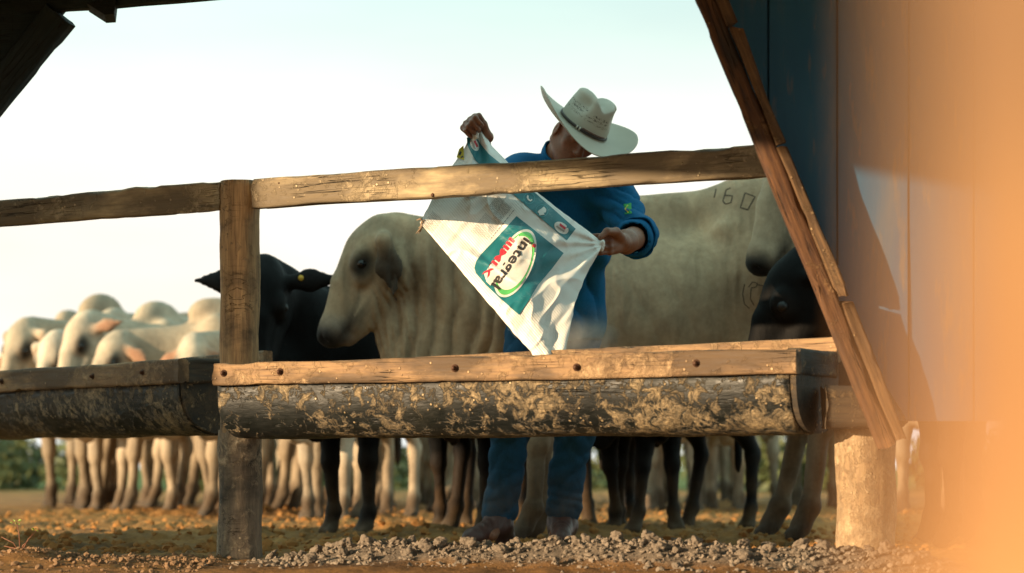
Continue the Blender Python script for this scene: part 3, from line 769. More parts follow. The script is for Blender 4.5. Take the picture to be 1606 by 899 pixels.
def cow_sdf(O=(-.414,0,1.30), pitch=52, yaw=0, roll=0, legs=None, hump=1.0, dew=1.0, thin=1.0, ear='droop', humpx=.3, belly=0, fine=False, earpink=True, ep=1.0, sag=0.0, eyex=.178, earlen=1.0, head=1.0, neckw=1.0, ntop=.0, top=0.0):
    """faces local -x, stands on z=0; returns (Sdf, head matrix)"""
    s = Sdf(); sg = (-1, 1)
    legs = legs or [(0,0),(0,0),(0,0),(0,0)]
    # trunk
    s.ell((.72,0,.99), (.62,.30*thin,.345), .05, 'b')
    s.ell((.75,0,.86-belly), (.5,.27*thin,.26), .08, 'b')
    for y in sg:
        s.ell((.27,y*.13,1.02), (.20,.13*thin,.33), .08, 'b')
        s.ell((1.22,y*.11,1.13), (.28,.18*thin,.25), .08, 'b')
        s.ell((1.02,y*.16,1.30), (.07,.06,.05), .06, 'b')
        s.ell((1.42,y*.07,1.20), (.07,.05,.06), .05, 'b')
    s.ell((.17,0,.93), (.22,.20*thin,.32), .08, 'b')
    s.cone((.38,0,1.26+top*.7), (1.3,0,1.33+top), .11, .10, .08, 'b')
    if top: s.ell((1.2,0,1.27+top), (.26,.2,.2), .08, 'b')
    s.ell((humpx,0,1.36), (.19,.085,.155*hump), .06, 'b')
    s.cone((1.44,0,1.3), (1.50,0,1.16), .05, .035, .04, 'b')
    s.cone((1.50,0,1.18), (1.53,0,.66), .026, .016, .02, 'b'); s.ell((1.535,0,.52), (.035,.03,.16), .03, 'k')
    # legs
    for i, y in enumerate(sg):
        dx, dy = legs[i]; yy = y*.155*thin+.0
        s.cone((.27,y*.15,.95), (.26,yy,.66), .125, .085, .06, 'b', sq=((0,1,0),.75))
        s.cone((.26,yy,.68), (.25+dx*.4,yy+dy*.4,.43), .078, .05, .04, 'b')
        s.ell((.245+dx*.4,yy+dy*.4,.42), (.053,.05,.062), .03, 'l')
        s.cone((.25+dx*.4,yy+dy*.4,.40), (.255+dx*.85,yy+dy*.85,.15), .041, .034, .03, 'l')
        s.ell((.255+dx*.85,yy+dy*.85,.135), (.047,.045,.045), .025, 'd')
        s.cone((.25+dx*.85,yy+dy*.85,.13), (.225+dx,yy+dy,.06), .042, .044, .02, 'd')
        for q in (-.022,.022): s.cone((.225+dx,yy+dy+q,.055), (.19+dx,yy+dy+q*1.15,.02), .031, .034, .006, 'h')
    for i, y in enumerate(sg):
        dx, dy = legs[2+i]; yy = y*.165*thin
        s.cone((1.25,y*.14,1.05), (1.20,yy,.74), .21, .12, .07, 'b', sq=((0,1,0),.62))
        s.cone((1.20,yy,.78), (1.40+dx*.5,yy+dy*.5,.52), .11, .052, .06, 'b', sq=((0,1,0),.75))
        s.ell((1.405+dx*.5,yy+dy*.5,.49), (.06,.045,.07), .03, 'l')
        s.cone((1.395+dx*.5,yy+dy*.5,.47), (1.35+dx*.9,yy+dy*.9,.17), .046, .038, .03, 'l')
        s.ell((1.345+dx*.9,yy+dy*.9,.145), (.05,.047,.05), .025, 'd')
        s.cone((1.34+dx*.9,yy+dy*.9,.14), (1.305+dx,yy+dy,.06), .045, .046, .02, 'd')
        for q in (-.023,.023): s.cone((1.305+dx,yy+dy+q,.055), (1.27+dx,yy+dy+q*1.15,.02), .032, .036, .006, 'h')
    # head frame
    p, yw, rl = R(pitch), R(yaw), R(roll)
    f = Vector((-math.cos(p),0,-math.sin(p))); n = Vector((-math.sin(p),0,math.cos(p))); l = n.cross(f)
    Rz = Matrix.Rotation(yw, 3, 'Z'); f, n, l = Rz@f, Rz@n, Rz@l
    Rr = Matrix.Rotation(rl, 3, f); n, l = Rr@n, Rr@l
    O = Vector(O); B = np.array([list(f), list(l), list(n)]); hs = head
    def H(a, c, e): return np.array(O+(f*a+l*c+n*e)*hs)
    def He(c, r, k, col, op=1): s.ell(H(*c), np.array(r)*hs, k*hs, col, op, rot=B)
    def Hc(a, b_, ra, rb, k, col, sq=None): s.cone(H(*a), H(*b_), ra*hs, rb*hs, k*hs, col, sq=sq)
    # neck
    a0 = np.array([.16,0,1.10]); hj = H(.02,0,-.06)
    lat = ((0,1,0),.62*neckw)
    s.cone(a0+np.array([.04,0,.0+ntop]), H(-.0,0,-.05), .20, .095, .07, 'b', sq=lat)
    s.cone(a0+np.array([-.02,0,-.14]), H(.06,0,-.12), .21, .085, .08, 'b', sq=lat)
    s.cone(a0+np.array([.04,0,.08+ntop]), H(-.03,0,-.03), .13, .070, .07, 'b', sq=lat)
    # dewlap
    if dew:
        j = H(.22,0,-.15); bq = np.array([.0,0,.62])
        mid = (j+bq)/2+np.array([-.02,0,-.10*dew])
        s.cone(j, mid, .05, .085*dew, .05, 'b', sq=((0,1,0),.35)); s.cone(mid, bq, .085*dew, .11, .06, 'b', sq=((0,1,0),.35))
        s.cone((mid+j)/2, a0+np.array([-.05,0,-.16]), .13, .18, .06, 'b', sq=((0,1,0),.4))
        s.cone(mid, a0+np.array([-.02,0,-.22]), .12, .18, .06, 'b', sq=((0,1,0),.4))
    # skull
    He((.07,0,.012), (.135,.098,.10), .04, 'f')
    He((-.01,0,.030), (.062,.062,.056), .03, 'f')
    Hc((.08,0,.025), (.38,0,.002), .090, .055, .04, 'f', sq=(tuple(l),.86))
    Hc((.10,0,.062), (.24,0,.060), .046, .036, .03, 'f'); Hc((.24,0,.060), (.40,0,.026), .036, .026, .03, 'f')
    for y in sg:
        Hc((.07,y*.045,-.10), (.36,y*.02,-.072), .070, .048, .04, 'f')
        He((.10,y*.062,-.085), (.10,.035,.085), .04, 'f')
        He((eyex-.013,y*.085,.045), (.05,.026,.032), .025, 'f'); He((eyex+.004,y*.10,.026), (.034*ep,.02*ep,.024*ep), .01, 'n', 0)
        He((.17,y*.074,.0), (.06,.03,.04), .02, 'f')
    He((.425,0,-.012), (.060,.068,.072), .022, 'm'); He((.492,0,.004), (.048,.066,.052), .01, 'n', 0)
    He((.462,0,-.004), (.040,.060,.052), .02, 'n')
    He((.395,0,-.078), (.062,.046,.036), .015, 'm')
    He((.16,0,-.125), (.13,.03,.05), .05, 'f')
    for y in sg:
        He((.488,y*.046,.010), (.026,.018,.018), .008, None, -1)
        He((.455,y*.052,.008), (.03,.012,.018), .01, 'n')
        He((.43,y*.062,-.050), (.058,.016,.006), .004, None, -1); He((.42,y*.07,-.050), (.05,.02,.007), .004, 'n', 0)
        He((eyex,y*.108,.028), (.027,.016,.018), .006, None, -1)
        He((eyex,y*.089,.028), (.032,.018,.026), .006, 'n')
    # ears
    for y in sg:
        b0 = H(.035,y*.095,-.015)
        if ear == 'droop': dirv = Vector((.16,y*.22,-.93)); s.cone(H(.02,y*.09,.0), H(.03,y*.165,-.005), .036*hs, .030*hs, .02, 'f'); b0 = H(.035,y*.170,-.01)
        elif ear == 'side': dirv = (l*y*.93-n*.12-f*.12)+Vector((0,0,-1))*sag
        else: dirv = (l*y*.6-f*.5-n*.5)
        dirv = Vector(dirv).normalized(); wv = Vector(f*-.9+n*.2); wv = (wv-dirv*wv.dot(dirv)).normalized(); nv = dirv.cross(wv)
        if ear == 'droop': wv = Vector((-.95,-y*.15,-.1)); wv = (wv-dirv*wv.dot(dirv)).normalized(); nv = dirv.cross(wv)
        Bm = np.array([list(dirv), list(wv), list(nv)])
        th_ = .013 if fine else .017
        c_ = b0+np.array(dirv)*.115*hs*earlen
        dn = np.array(dirv)*hs*earlen; wn = np.array(wv)*hs
        s.cone(b0, b0+dn*.10+wn*.004, .030*hs, .054*hs, .010, 'e', sq=(tuple(nv), .30 if fine else .5)); s.cone(b0+dn*.10+wn*.004, b0+dn*.235, .054*hs, .010*hs, .006, 'e', sq=(tuple(nv), .30 if fine else .5))
        s.cone(b0-np.array(dirv)*.01, b0+np.array(dirv)*.05*hs, .034*hs, .024*hs, .015, 'f')
        # cupped front
        sd = 1 if (np.array(nv)@np.array(f)) > 0 else -1
        s.ell(c_+np.array(nv)*sd*.022*hs, np.array([.085*earlen,.030,.018])*hs, .004, 'p' if earpink else 'e', 0, rot=Bm)
    HM = Matrix((f, l, n)).transposed().to_4x4(); HM.translation = O
    return s, HM, hs
def cow_mesh(name, s, HM, hs, pal, res, wrinkle=0.0, seed=0, belly=None):
    V, Q = s.mesh(res, floor=0.0); V = relax(V, Q, 1, .4)
    wrinkle *= 1.0
    col = s.colours(V, pal, 90.0)
    Nn = vnormals(V, Q)
    d = .004*fbm(V, 6, 3, seed)
    if wrinkle:
        x, y, z = V[:,0], V[:,1], V[:,2]
        wob = .05*vn(V*np.array([1,1,.7]), 3.2, seed+3)+.02*vn(V, 9, seed+4)
        # loose folds of skin falling down the neck, shoulder and dewlap
        ph = (x-.12*(z-1.0)+wob)*2*math.pi/.074
        ridge = (1-np.abs(np.sin(ph/2)))**1.1
        mneck = np.clip((x+.42)/.08, 0, 1)*np.clip((.62-x)/.3, 0, 1)*np.clip((1.36-z)/.25, 0, 1)*np.clip((z-.55)/.1, 0, 1)
        mneck *= .6+.4*np.clip(vn(V*np.array([1,1,.35]), 6, seed+8)+.5, 0, 1)
        d -= wrinkle*1.5*ridge*mneck
        # second finer set on the cheek and throat
        ph2 = (x+.2*z+.03*vn(V, 8, seed+6))*2*math.pi/.03
        mch = np.clip((x+.50)/.06, 0, 1)*np.clip((-.25-x)/.06, 0, 1)*np.clip((1.15-z)/.1, 0, 1)
        d -= wrinkle*.6*(1-np.abs(np.sin(ph2/2))**.6)*mch
        # flank folds and hollows
        mf = np.clip((x-.5)/.2, 0, 1)*np.clip((1.2-x)/.2, 0, 1)
        ph3 = (x+.35*(z-.9)+.09*vn(V, 2.4, seed+11))*2*math.pi/.17
        d -= .010*(1-np.abs(np.sin(ph3/2))**.7)*mf*np.clip((1.25-z)/.3, 0, 1)
        d += .010*vn(V, 3.1, seed+12)*np.clip((x-.3)/.3, 0, 1)
        col = col*(1-.35*(ridge*mneck))[:,None]  # crease shading painted into the hide colour along the neck folds
    V = V+Nn*d[:,None]; V[:,2] = np.maximum(V[:,2], .002)
    # muddy lower legs
    mm = np.clip((.50-V[:,2])/.36, 0, 1)*np.clip(.6+.9*vn(V, 10, seed+20), 0, 1)*.88
    col = col*(1-mm[:,None])+np.array([.10,.062,.032])*mm[:,None]
    return npmesh(name, V, Q, True, col)
def eyes(root, HM, hs, ex=.178, m_=None):
    for y in (-1, 1):
        c = HM@Vector((ex*hs, y*.094*hs, .028*hs)); V3, F3 = ico(2)
        o = link('eye', npmesh('eye', V3*.023*hs, F3), m_ or EYEM, root); o.location = c
def make_cow(name, label, cat, group, pal, matl, res, sc_=1.0, seed=0, wrinkle=0.0, **kw):
    s, HM, hs = cow_sdf(**kw)
    th = thing(name, label, cat, group=group)
    link('body', cow_mesh('body', s, HM, hs, pal, res, wrinkle, seed), matl, th)
    eyes(th, HM, hs, kw.get('eyex', .178), EYEK if pal is PAL_K else None); th.scale = (sc_,)*3; th['_o'] = 0
    del th['_o']
    return th, HM
def put(th, HM, px, py, Z, deg, sc_=1.0, hscale=1.0, label=None, z=0.0):
    """turn the animal by deg and stand it so that its head centre is seen near column px at depth Z of the head"""
    th.rotation_euler = (0, 0, R(deg)); th.scale = (sc_,)*3
    h = HM@Vector((.15,0,0)); v = Matrix.Rotation(R(deg), 3, 'Z')@(h*sc_)
    P = pw(px, 0, Z); th.location = (P[0]-v.x, P[1]-v.y, z)
    if label: th['label'] = label
    return th

# the big pale cow, profile
big_cow, HMb = make_cow('zebu_cow', 'big pale grey zebu cow in profile behind the man, branded 1602 on the hip', 'cow', 'pale zebu cattle of the herd', PAL_W, FOLDED, .0105, seed=3, wrinkle=.024,
    fine=True, earpink=False, ep=1.2, O=(-.420,0,1.282), pitch=61, yaw=8, ntop=-.05, top=.085, eyex=.150, legs=[(-.05,0),(.0,0),(.02,0),(-.07,0)], dew=1.15, hump=.9, humpx=.36, thin=1.05, neckw=.95, head=1.05)
ZB = 10.05
big_cow.location = (pw(850, 0, ZB)[0]-.25*.98, ZB, 0); big_cow.scale = (.98,)*3
# brand: thin dark strokes just above the hide
def brand(th, me, strokes, name, rad=.0035):
    from mathutils.bvhtree import BVHTree
    bv = BVHTree.FromPolygons([v.co[:] for v in me.vertices], [p.vertices[:] for p in me.polygons])
    for st in strokes:
        pts = []
        for i in range(len(st)-1):
            a, b = Vector(st[i]), Vector(st[i+1]); n = max(2, int((b-a).length/.012))
            for k in range(n+(i == len(st)-2)):
                p = a.lerp(b, k/n); h = bv.ray_cast(Vector((p[0], -1.5, p[1])), Vector((0,1,0)))
                if h[0] is not None: pts.append(h[0]+Vector((0,.0012,0)))
        if len(pts) > 1: link(name, tube(name, pts, rad, 6), BRANDM, th)
BRANDM = plain('brand_scar', (.085,.06,.04), .9, .3, 60, .001)
def bl(px, py):     # picture position -> local (x, z) on the flank of the big cow
    p = pw(px, py, ZB-.22); return ((p[0]-big_cow.location.x)/.98, p[2]/.98)
bme = [c for c in big_cow.children if c.name.startswith('body')][0].data
brand(big_cow, bme, [[bl(1128,290), bl(1124,305)],
    [bl(1150,290), bl(1143,293), bl(1137,312), bl(1141,317), bl(1149,315), bl(1152,304), bl(1141,302)],
    [bl(1171,300), bl(1163,324), bl(1174,328), bl(1186,307), bl(1171,300)],
    [bl(1192,318), bl(1203,318), bl(1199,326), bl(1189,330), bl(1197,345)]], 'brand_stroke')
brand(big_cow, bme, [[bl(1172,452), bl(1178,444), bl(1186,446), bl(1184,452), bl(1176,453)], [bl(1166,447), bl(1163,462), bl(1166,478), bl(1174,485)], [bl(1184,448), bl(1194,450), bl(1204,460), bl(1206,470)], [bl(1176,454), bl(1175,470), bl(1181,480)]], 'brand_mark', .0026)

# black cow facing the camera behind the post
black1, HMk = make_cow('black_cow', 'black cow looking at the camera from behind the round post', 'cow', 'black cattle', PAL_K, BLACKH, .015, seed=5,
    O=(-.38,0,1.41), pitch=68, yaw=34, ear='side', hump=.2, dew=.5, ntop=-.05, legs=[(0,0),(.05,0),(0,0),(0,0)], head=1.22, thin=1.0)
put(black1, HMk, 414, 0, 10.30, 50, .80)
tg = thing('ear_tag', 'small yellow tag in the ear of the black cow', 'ear tag', (0,0,0))
from mathutils.bvhtree import BVHTree as _B
bpy.context.view_layer.update(); _bd = black1.children[0]; _mw = _bd.matrix_world
_bv = _B.FromPolygons([_mw@v.co for v in _bd.data.vertices], [p.vertices[:] for p in _bd.data.polygons])
for _py in (436, 440, 445, 450, 455):
    _q = Vector(pw(472, _py, 10))-cam.location; _h = _bv.ray_cast(cam.location, _q.normalized())
    if _h[0] is not None and _h[0].y < 11: break
tg.location = _h[0] if _h[0] is not None else Vector(pw(472,445,10.2))
tg.location.z -= .0
link('tag_disc', tube('tag_disc', [(0,0,0),(0,-.006,0)], [.012,.012], 14), YTAG, tg)
# black calf, right, in profile under the beam
calf1, HMc = make_cow('black_calf', 'black calf lowering its head between the pale muzzle and the trough end', 'calf', 'black cattle', PAL_K, BLACKH, .015, seed=7,
    O=(-.36,0,1.26), pitch=62, yaw=-8, ear='back', hump=.15, dew=.3, head=1.25, ntop=-.05)
put(calf1, HMc, 1246, 0, 9.2, 6, .84)
# black animals whose legs show between the pale ones
calf2, HM2 = make_cow('black_calf', 'black calf whose dark legs show right of the jeans under the trough', 'calf', 'black cattle', PAL_K, BLACKH, .018, seed=9,
    O=(-.30,0,1.10), pitch=60, ear='side', hump=.15, dew=.3, legs=[(-.1,0),(.12,0),(.1,0),(-.12,0)])
calf2.scale = (.74,)*3; calf2.rotation_euler = (0,0,R(52)); calf2.location = (pw(945,0,11.0)[0], 11.0, 0)
def clone(src, label, px, Z, deg, s, HM=None, headpx=False, cat=None):
    c = copy_tree(src); c['label'] = label
    if cat: c['category'] = cat
    if HM is not None: put(c, HM, px, 0, Z, deg, s)
    else: c.rotation_euler = (0,0,R(deg)); c.scale = (s,)*3; c.location = (pw(px,0,Z)[0], Z, 0)
    return c
clone(calf2, 'black calf of which one dark leg shows left of the jeans under the trough', 712, 11.3, 80, .78)
clone(calf2, 'black calf with dark legs farther right under the trough, near the pale pink legs', 1028, 11.2, 100, .76)
# pale cow with black nose, right
nose_cow, HMn = make_cow('zebu_cow', 'pale cow whose black nose shows beside the slanting beam', 'cow', 'pale zebu cattle of the herd', dict(PAL_W, b=(.62,.50,.34), f=(.68,.54,.37), m=(.62,.47,.32)), PALE, .014, seed=13,
    O=(-.40,0,1.60), pitch=66, yaw=12, ear='back', hump=.8, dew=.6, head=1.1)
put(nose_cow, HMn, 1243, 0, 9.62, 2, .97)
# herd
gp = 'pale zebu cattle of the herd'
hA, HMA = make_cow('zebu_cow', 'pale zebu cow at the far left edge with a dark eye showing above the trough', 'cow', gp, PAL_C, PALE, .021, seed=21, O=(-.34,0,1.22), pitch=62, yaw=6, ear='droop', ep=1.8, ntop=-.04, hump=.95, dew=.8, legs=[(-.08,0),(.06,0),(.05,0),(-.06,0)])
hB, HMB = make_cow('zebu_cow', 'pale zebu cow with its head held high and narrow, third from the left', 'cow', gp, PAL_C, PALE, .021, seed=22, O=(-.32,0,1.29), pitch=66, yaw=-6, ear='back', ep=1.8, ntop=-.03, hump=.8, dew=.8, legs=[(.07,0),(-.06,0),(-.05,0),(.08,0)])
hC, HMC = make_cow('zebu_cow', 'pale zebu cow with backlit orange ear sticking out over the left trough', 'cow', gp, PAL_C, PALE, .021, seed=23, O=(-.36,0,1.14), pitch=56, yaw=16, ear='side', sag=.55, ep=1.7, ntop=-.05, hump=.7, dew=.8, legs=[(-.03,0),(.09,0),(.1,0),(-.03,0)])
put(hA, HMA, 30, 0, 15.8, 50, .98)
put(hB, HMB, 122, 0, 15.2, 48, .93)
put(hC, HMC, 172, 0, 14.6, 28, .92)
clone(hA, 'pale zebu cow with only its low forehead and eye showing, second from the left', 80, 15.4, 60, .90, HMA)
clone(hC, 'pale zebu cow with its head down right above the trough beside the round post', 300, 14.4, 66, .90, HMC)
clone(hB, 'pale zebu cow with a raised muzzle just left of the round post', 333, 15.4, 30, .96, HMB)
clone(hA, 'pale zebu cow whose back and hump show behind the far left heads', 20, 18.2, 10, .99, HMA)
clone(hC, 'pale zebu cow of which a rounded hump shows between the second and third head', 42, 17.6, 75, 1.02, HMC)
clone(hB, 'pale zebu cow looking out from the back of the herd between two humps', 100, 18.8, 80, 1.0, HMB)
clone(hA, 'pale zebu cow of which the hump rises right of the highest head', 115, 17.2, 40, 1.0, HMA)
clone(hC, 'pale zebu cow whose low hump shows behind the orange eared cow', 170, 18.0, 60, .99, HMC)
clone(hB, 'pale zebu cow of which the hump shows farthest right behind the left herd', 225, 17.8, 45, .99, HMB)
clone(hC, 'pale cow of which sunlit legs show right of the round post', 445, 13.2, 70, .84, HMC)
clone(hA, 'pale cow of which sunlit legs show between the black legs', 505, 13.6, 84, .84, HMA)
clone(hC, 'pale cow of which muddy legs show under the middle of the trough', 600, 16.8, 100, .9, HMC)
clone(hA, 'pale cow of which two legs show far under the middle of the trough', 660, 17.0, 60, .9, HMA)
clone(hB, 'pale cow whose dark muddy legs show left of the single black leg', 705, 18.5, 95, .85, HMB)
clone(hA, 'pale pink legged cow standing right of the black legs', 1092, 15.0, 100, .88, HMA)
clone(hC, 'pale cow of which a thin sunlit leg shows left of the big grey legs', 1160, 15.2, 96, .86, HMC)
clone(hA, 'greyish cow of which legs show in the shade between the sunlit legs', 1120, 17.4, 80, .9, HMA)
clone(hB, 'pale cow of which legs show faintly right of the stub post', 1450, 14.5, 80, .9, HMB)

for _px, _Z, _d, _s, _l in ((400, 19.5, 75, 1.0, 'pale cow standing far back behind the round post'), (560, 20.5, 110, 1.0, 'pale cow far back whose legs blur between the black legs and the jeans'),
        (780, 21.0, 70, 1.0, 'pale cow far back whose legs blur behind the jeans'), (905, 19.0, 95, .98, 'pale cow far back whose legs blur right of the jeans'),
        (1010, 20.0, 60, 1.0, 'pale cow far back behind the black calves'), (1230, 19.0, 105, 1.0, 'pale cow far back behind the big grey hind legs'), (1290, 16.5, 85, .95, 'pale cow whose shaded legs show left of the stub post')):
    clone((hA, hB, hC)[_px % 3], _l, _px, _Z, _d, _s, (HMA, HMB, HMC)[_px % 3])
# ------------------------------------------------------------------ the man
from mathutils.bvhtree import BVHTree
A3 = lambda *v: np.array(v, float)
def nrm(v): v = np.array(v, float); return v/np.linalg.norm(v)
SKIN, t, b = mat('brown_skin'); u = coords(t)
c = mix(t, noise(t, u, 30, 5, .6), (.17,.068,.034), (.31,.13,.068)); c = mix(t, ramp(t, noise(t, u, 130, 3), [(.5, 0.0), (.7, .4)]), c, (.11,.045,.025))
t.links.new(c, b.inputs['Base Color']); b.inputs['Roughness'].default_value = .48; b.inputs['Subsurface Weight'].default_value = .12; b.inputs['Subsurface Radius'].default_value = (.012,.004,.002)
bump(t, b, noise(t, u, 160, 3), .0008, .7)
def cloth(name, col, dust=None, scale=700, rough=.85, var=.25):
    m, t, b = mat(name); u = coords(t)
    n = noise(t, u, 6, 5, .6); c = mix(t, n, tuple(x*(1-var) for x in col), tuple(x*(1+var) for x in col))
    c = mix(t, ramp(t, noise(t, coords(t, (30,30,9)), 8, 3), [(.4, 0.0), (.7, .35)]), c, tuple(x*1.7 for x in col))
    if dust:
        s = N(t, 'ShaderNodeSeparateXYZ'); t.links.new(u, s.inputs[0])
        r = ramp(t, s.outputs[2], [(0,0),(1,1)]); rr = [q for q in t.nodes if q.type == 'VALTORGB'][-1]
        e = rr.color_ramp.elements; e[0].position = dust[0]; e[0].color = (1,1,1,1); e[1].position = dust[1]; e[1].color = (0,0,0,1)
        f = mix(t, 1.0, r, ramp(t, noise(t, u, 7, 6, .65), [(.36, 0.0), (.62, 1.0)]), 'MULTIPLY'); c = mix(t, f, c, dust[2])
    t.links.new(c, b.inputs['Base Color']); b.inputs['Roughness'].default_value = rough; b.inputs['Specular IOR Level'].default_value = .2; b.inputs['Sheen Weight'].default_value = .0
    p = bump(t, b, noise(t, coords(t, (1,1,.6), (0,.5,0)), 11, 2, .4, 1.2), .010, .5)
    bump(t, b, noise(t, u, scale, 2), .0006, .6, p)
    return m
SHIRT = cloth('blue_shirt_cloth', (.006,.105,.24), (.78,.93,(.20,.27,.30)))
DENIM = cloth('denim', (.012,.062,.125), (.05,.3,(.12,.10,.07)), 500)
LEATHER = plain('boot_leather', (.075,.032,.024), .5, .45, 25, .002)

man = thing('person', 'man in blue shirt, jeans and pale cowboy hat bending over the trough with a sack', 'man', (.15, 9.3, 0))
Lm = np.array([.15, 9.3, 0.0])
SRp, SLp = A3(.03,8.98,1.395), A3(.372,9.00,1.330)
E1p, W1 = A3(-.085,8.70,1.29), A3(-.104,8.45,1.452)
E2p, W2 = A3(.452,8.76,1.135), pw(977,381,8.46)
Bh = A3(.258,8.85,1.546)                     # hat band centre
ha = nrm((.83,.42,-.36)); hu = nrm((.509,-.336,.794)); hu = nrm(hu-ha*(hu@ha)); hf = np.cross(hu, ha)
if hf[1] > 0: hf = -hf
HB = np.array([ha, hf, hu])
s = Sdf()
C0 = Bh-hu*.03
def hp(a, f, u_): return C0+ha*a+hf*f+hu*u_
s.ell(hp(0,-.012,.035), (.075,.094,.085), .02, 0, rot=HB)
s.ell(hp(0,.018,-.045), (.062,.070,.085), .03, 0, rot=HB)
s.cone(hp(0,.04,-.10), hp(0,.062,-.095), .036, .026, .02)             # chin
for y in (-1,1):
    s.cone(hp(y*.055,-.015,-.06), hp(y*.025,.05,-.10), .026, .02, .02)   # jaw
    s.ell(hp(y*.042,.052,-.028), (.022,.02,.018), .015, 0, rot=HB)     # cheek
    s.cone(hp(y*.02,.078,.012), hp(y*.05,.062,.012), .011, .010, .012) # brow
    s.ell(hp(y*.030,.083,-.006), (.014,.010,.009), .008, 0, -1, rot=HB)
    s.ell(hp(y*.030,.070,-.006), (.013,.012,.012), .003, 0, rot=HB)
    s.ell(hp(y*.079,-.012,-.022), (.008,.018,.031), .006, 0, rot=HB)   # ear
    s.ell(hp(y*.086,-.008,-.020), (.006,.009,.018), .004, 0, -1, rot=HB)
    s.ell(hp(y*.012,.096,-.045), (.010,.011,.008), .006, 0, rot=HB)
s.cone(hp(0,.082,.0), hp(0,.106,-.042), .010, .014, .008)              # nose
s.ell(hp(0,.083,-.066), (.024,.010,.007), .006, 0, rot=HB); s.ell(hp(0,.081,-.080), (.021,.010,.007), .006, 0, rot=HB)
s.ell(hp(0,.094,-.072), (.028,.012,.0035), .003, 0, -1, rot=HB)
nb = A3(.190,9.00,1.445)
s.cone(hp(0,-.03,-.03), nb, .057, .066, .03)
s.cone(nb, A3(.20,9.1,1.30), .065, .09, .05)
s.ell((.20,9.13,1.2), (.155,.10,.2), .05); s.ell((.17,9.27,.95), (.13,.09,.2), .05)
s.cone(nb+A3(-.02,.02,-.03), SRp, .055, .05, .04); s.cone(nb+A3(.03,.02,-.04), SLp, .055, .05, .04)
s.cone(SRp, E1p, .05, .038, .03); s.cone(E1p, W1, .042, .027, .02)
s.cone(SLp, E2p, .05, .040, .03); s.cone(E2p, W2+A3(.012,.05,.008), .045, .040, .02); s.cone(W2+A3(.012,.05,.008), W2, .040, .030, .02)
HL, KL, AL = A3(.08,9.32,.86), A3(.0,9.24,.48), A3(-.05,9.36,.10)
HR_, KR, AR = A3(.25,9.32,.86), A3(.245,9.24,.47), A3(.195,9.38,.10)
for h_, k_, a_ in ((HL,KL,AL),(HR_,KR,AR)):
    s.cone(h_, k_, .075, .05, .03); s.cone(k_, a_, .05, .034, .03)
    s.cone(a_, a_+A3(-.03,-.1,-.06), .03, .025, .02)
def hand(s, W, K, tdir, ndir, curls, thumb, sc_=1.0, lens=(.046,.028,.022)):
    d = nrm(K-W); tdir = nrm(tdir-d*(tdir@d)); n = nrm(ndir-d*(ndir@d)-tdir*(ndir@tdir))
    offs = (.029,.0105,-.009,-.027); fl = (.95,1.06,1.0,.80); rd = (.0098,.0100,.0096,.0086)
    s.ell((W+K)/2+n*.004, (.046*sc_,.034*sc_,.015*sc_), .012, 0, rot=np.array([d, tdir, n]))
    for i in range(4):
        k0 = K+tdir*offs[i]*sc_+n*(.003 if i in (0,3) else 0)-d*(.004 if i == 3 else 0)
        s.cone(W+tdir*offs[i]*.55*sc_, k0, .015*sc_, .0115*sc_, .008)
        s.ell(k0-n*.004, (.011,.010,.010), .004)
        p = k0; ang = 0; r = rd[i]*sc_
        for j in range(3):
            ang += R(curls[i][j]); q = p+(d*math.cos(ang)+n*math.sin(ang))*lens[j]*fl[i]*sc_
            s.cone(p, q, r, r*.90, .0025); s.ell(q, (r*1.0,)*3, .002); r *= .90; p = q
    for a_, b_, r0, r1 in thumb: s.cone(a_, b_, r0, r1, .006)
K1 = A3(-.151,8.37,1.495)
hand(s, W1, K1, A3(.70,-.08,.60), A3(.456,-.567,-.621), [(48,88,60),(55,88,60),(60,88,55),(66,85,55)],
     [(W1+A3(.02,-.01,.0), pw(764,212,8.40), .021, .017), (pw(764,212,8.40), pw(759,195,8.38), .0155, .0125), (pw(759,195,8.38), pw(751.5,180,8.37), .0120, .0085)])
K2 = pw(955,383,8.385)
hand(s, W2, K2, A3(0,-.04,1), A3(-.72,.69,0), [(20,52,34),(24,50,34),(18,46,30),(16,40,30)],
     [(W2+A3(-.01,-.02,.012), pw(966,364,8.37), .021, .017), (pw(966,364,8.37), pw(952,363,8.32), .0150, .0130), (pw(952,363,8.32), pw(941,373,8.30), .0125, .0095)], 1.05)
V, Q = s.mesh(.0052); V = relax(V, Q, 1, .3)
link('body', npmesh('body', V-Lm, Q), SKIN, man)

def ridges(V, vec, wl, seed, warp=.04, sharp=.6):
    ph = (V@np.array(vec)+warp*vn(V, 5, seed)+warp*.4*vn(V, 13, seed+1))*2*math.pi/wl
    return 1-np.abs(np.sin(ph/2))**sharp
# shirt
s = Sdf()
s.ell((.20,9.12,1.20), (.195,.135,.22), .06); s.ell((.205,9.08,1.345), (.18,.105,.12), .06)
s.ell((.175,9.24,1.0), (.180,.13,.22), .07); s.ell((.17,9.28,.86), (.195,.145,.16), .06)
s.cone(nb+A3(0,.02,-.04), SRp, .080, .070, .04); s.cone(nb+A3(.02,.03,-.05), SLp, .080, .070, .04)
s.cone(SRp, E1p+A3(0,0,.0), .072, .056, .04); s.cone(E1p, E1p+(W1-E1p)*.35, .056, .052, .02)
s.cone(SLp, E2p, .078, .070, .045); s.ell(E2p+A3(.008,.01,.0), (.070,.07,.072), .03)
e2 = nrm(W2-E2p); cuffc = E2p+e2*.055
s.cone(E2p, cuffc, .066, .072, .015)
s.cone(cuffc, cuffc+e2*.12, .052, .060, .004, 0, -1)             # hollow sleeve end
s.cone(hp(0,-.03,-.05), nb, .060, .066, .006, 0, -1)             # neck opening
V, Q = s.mesh(.0085, floor=.785); V = relax(V, Q, 2, .4); Nn = vnormals(V, Q)
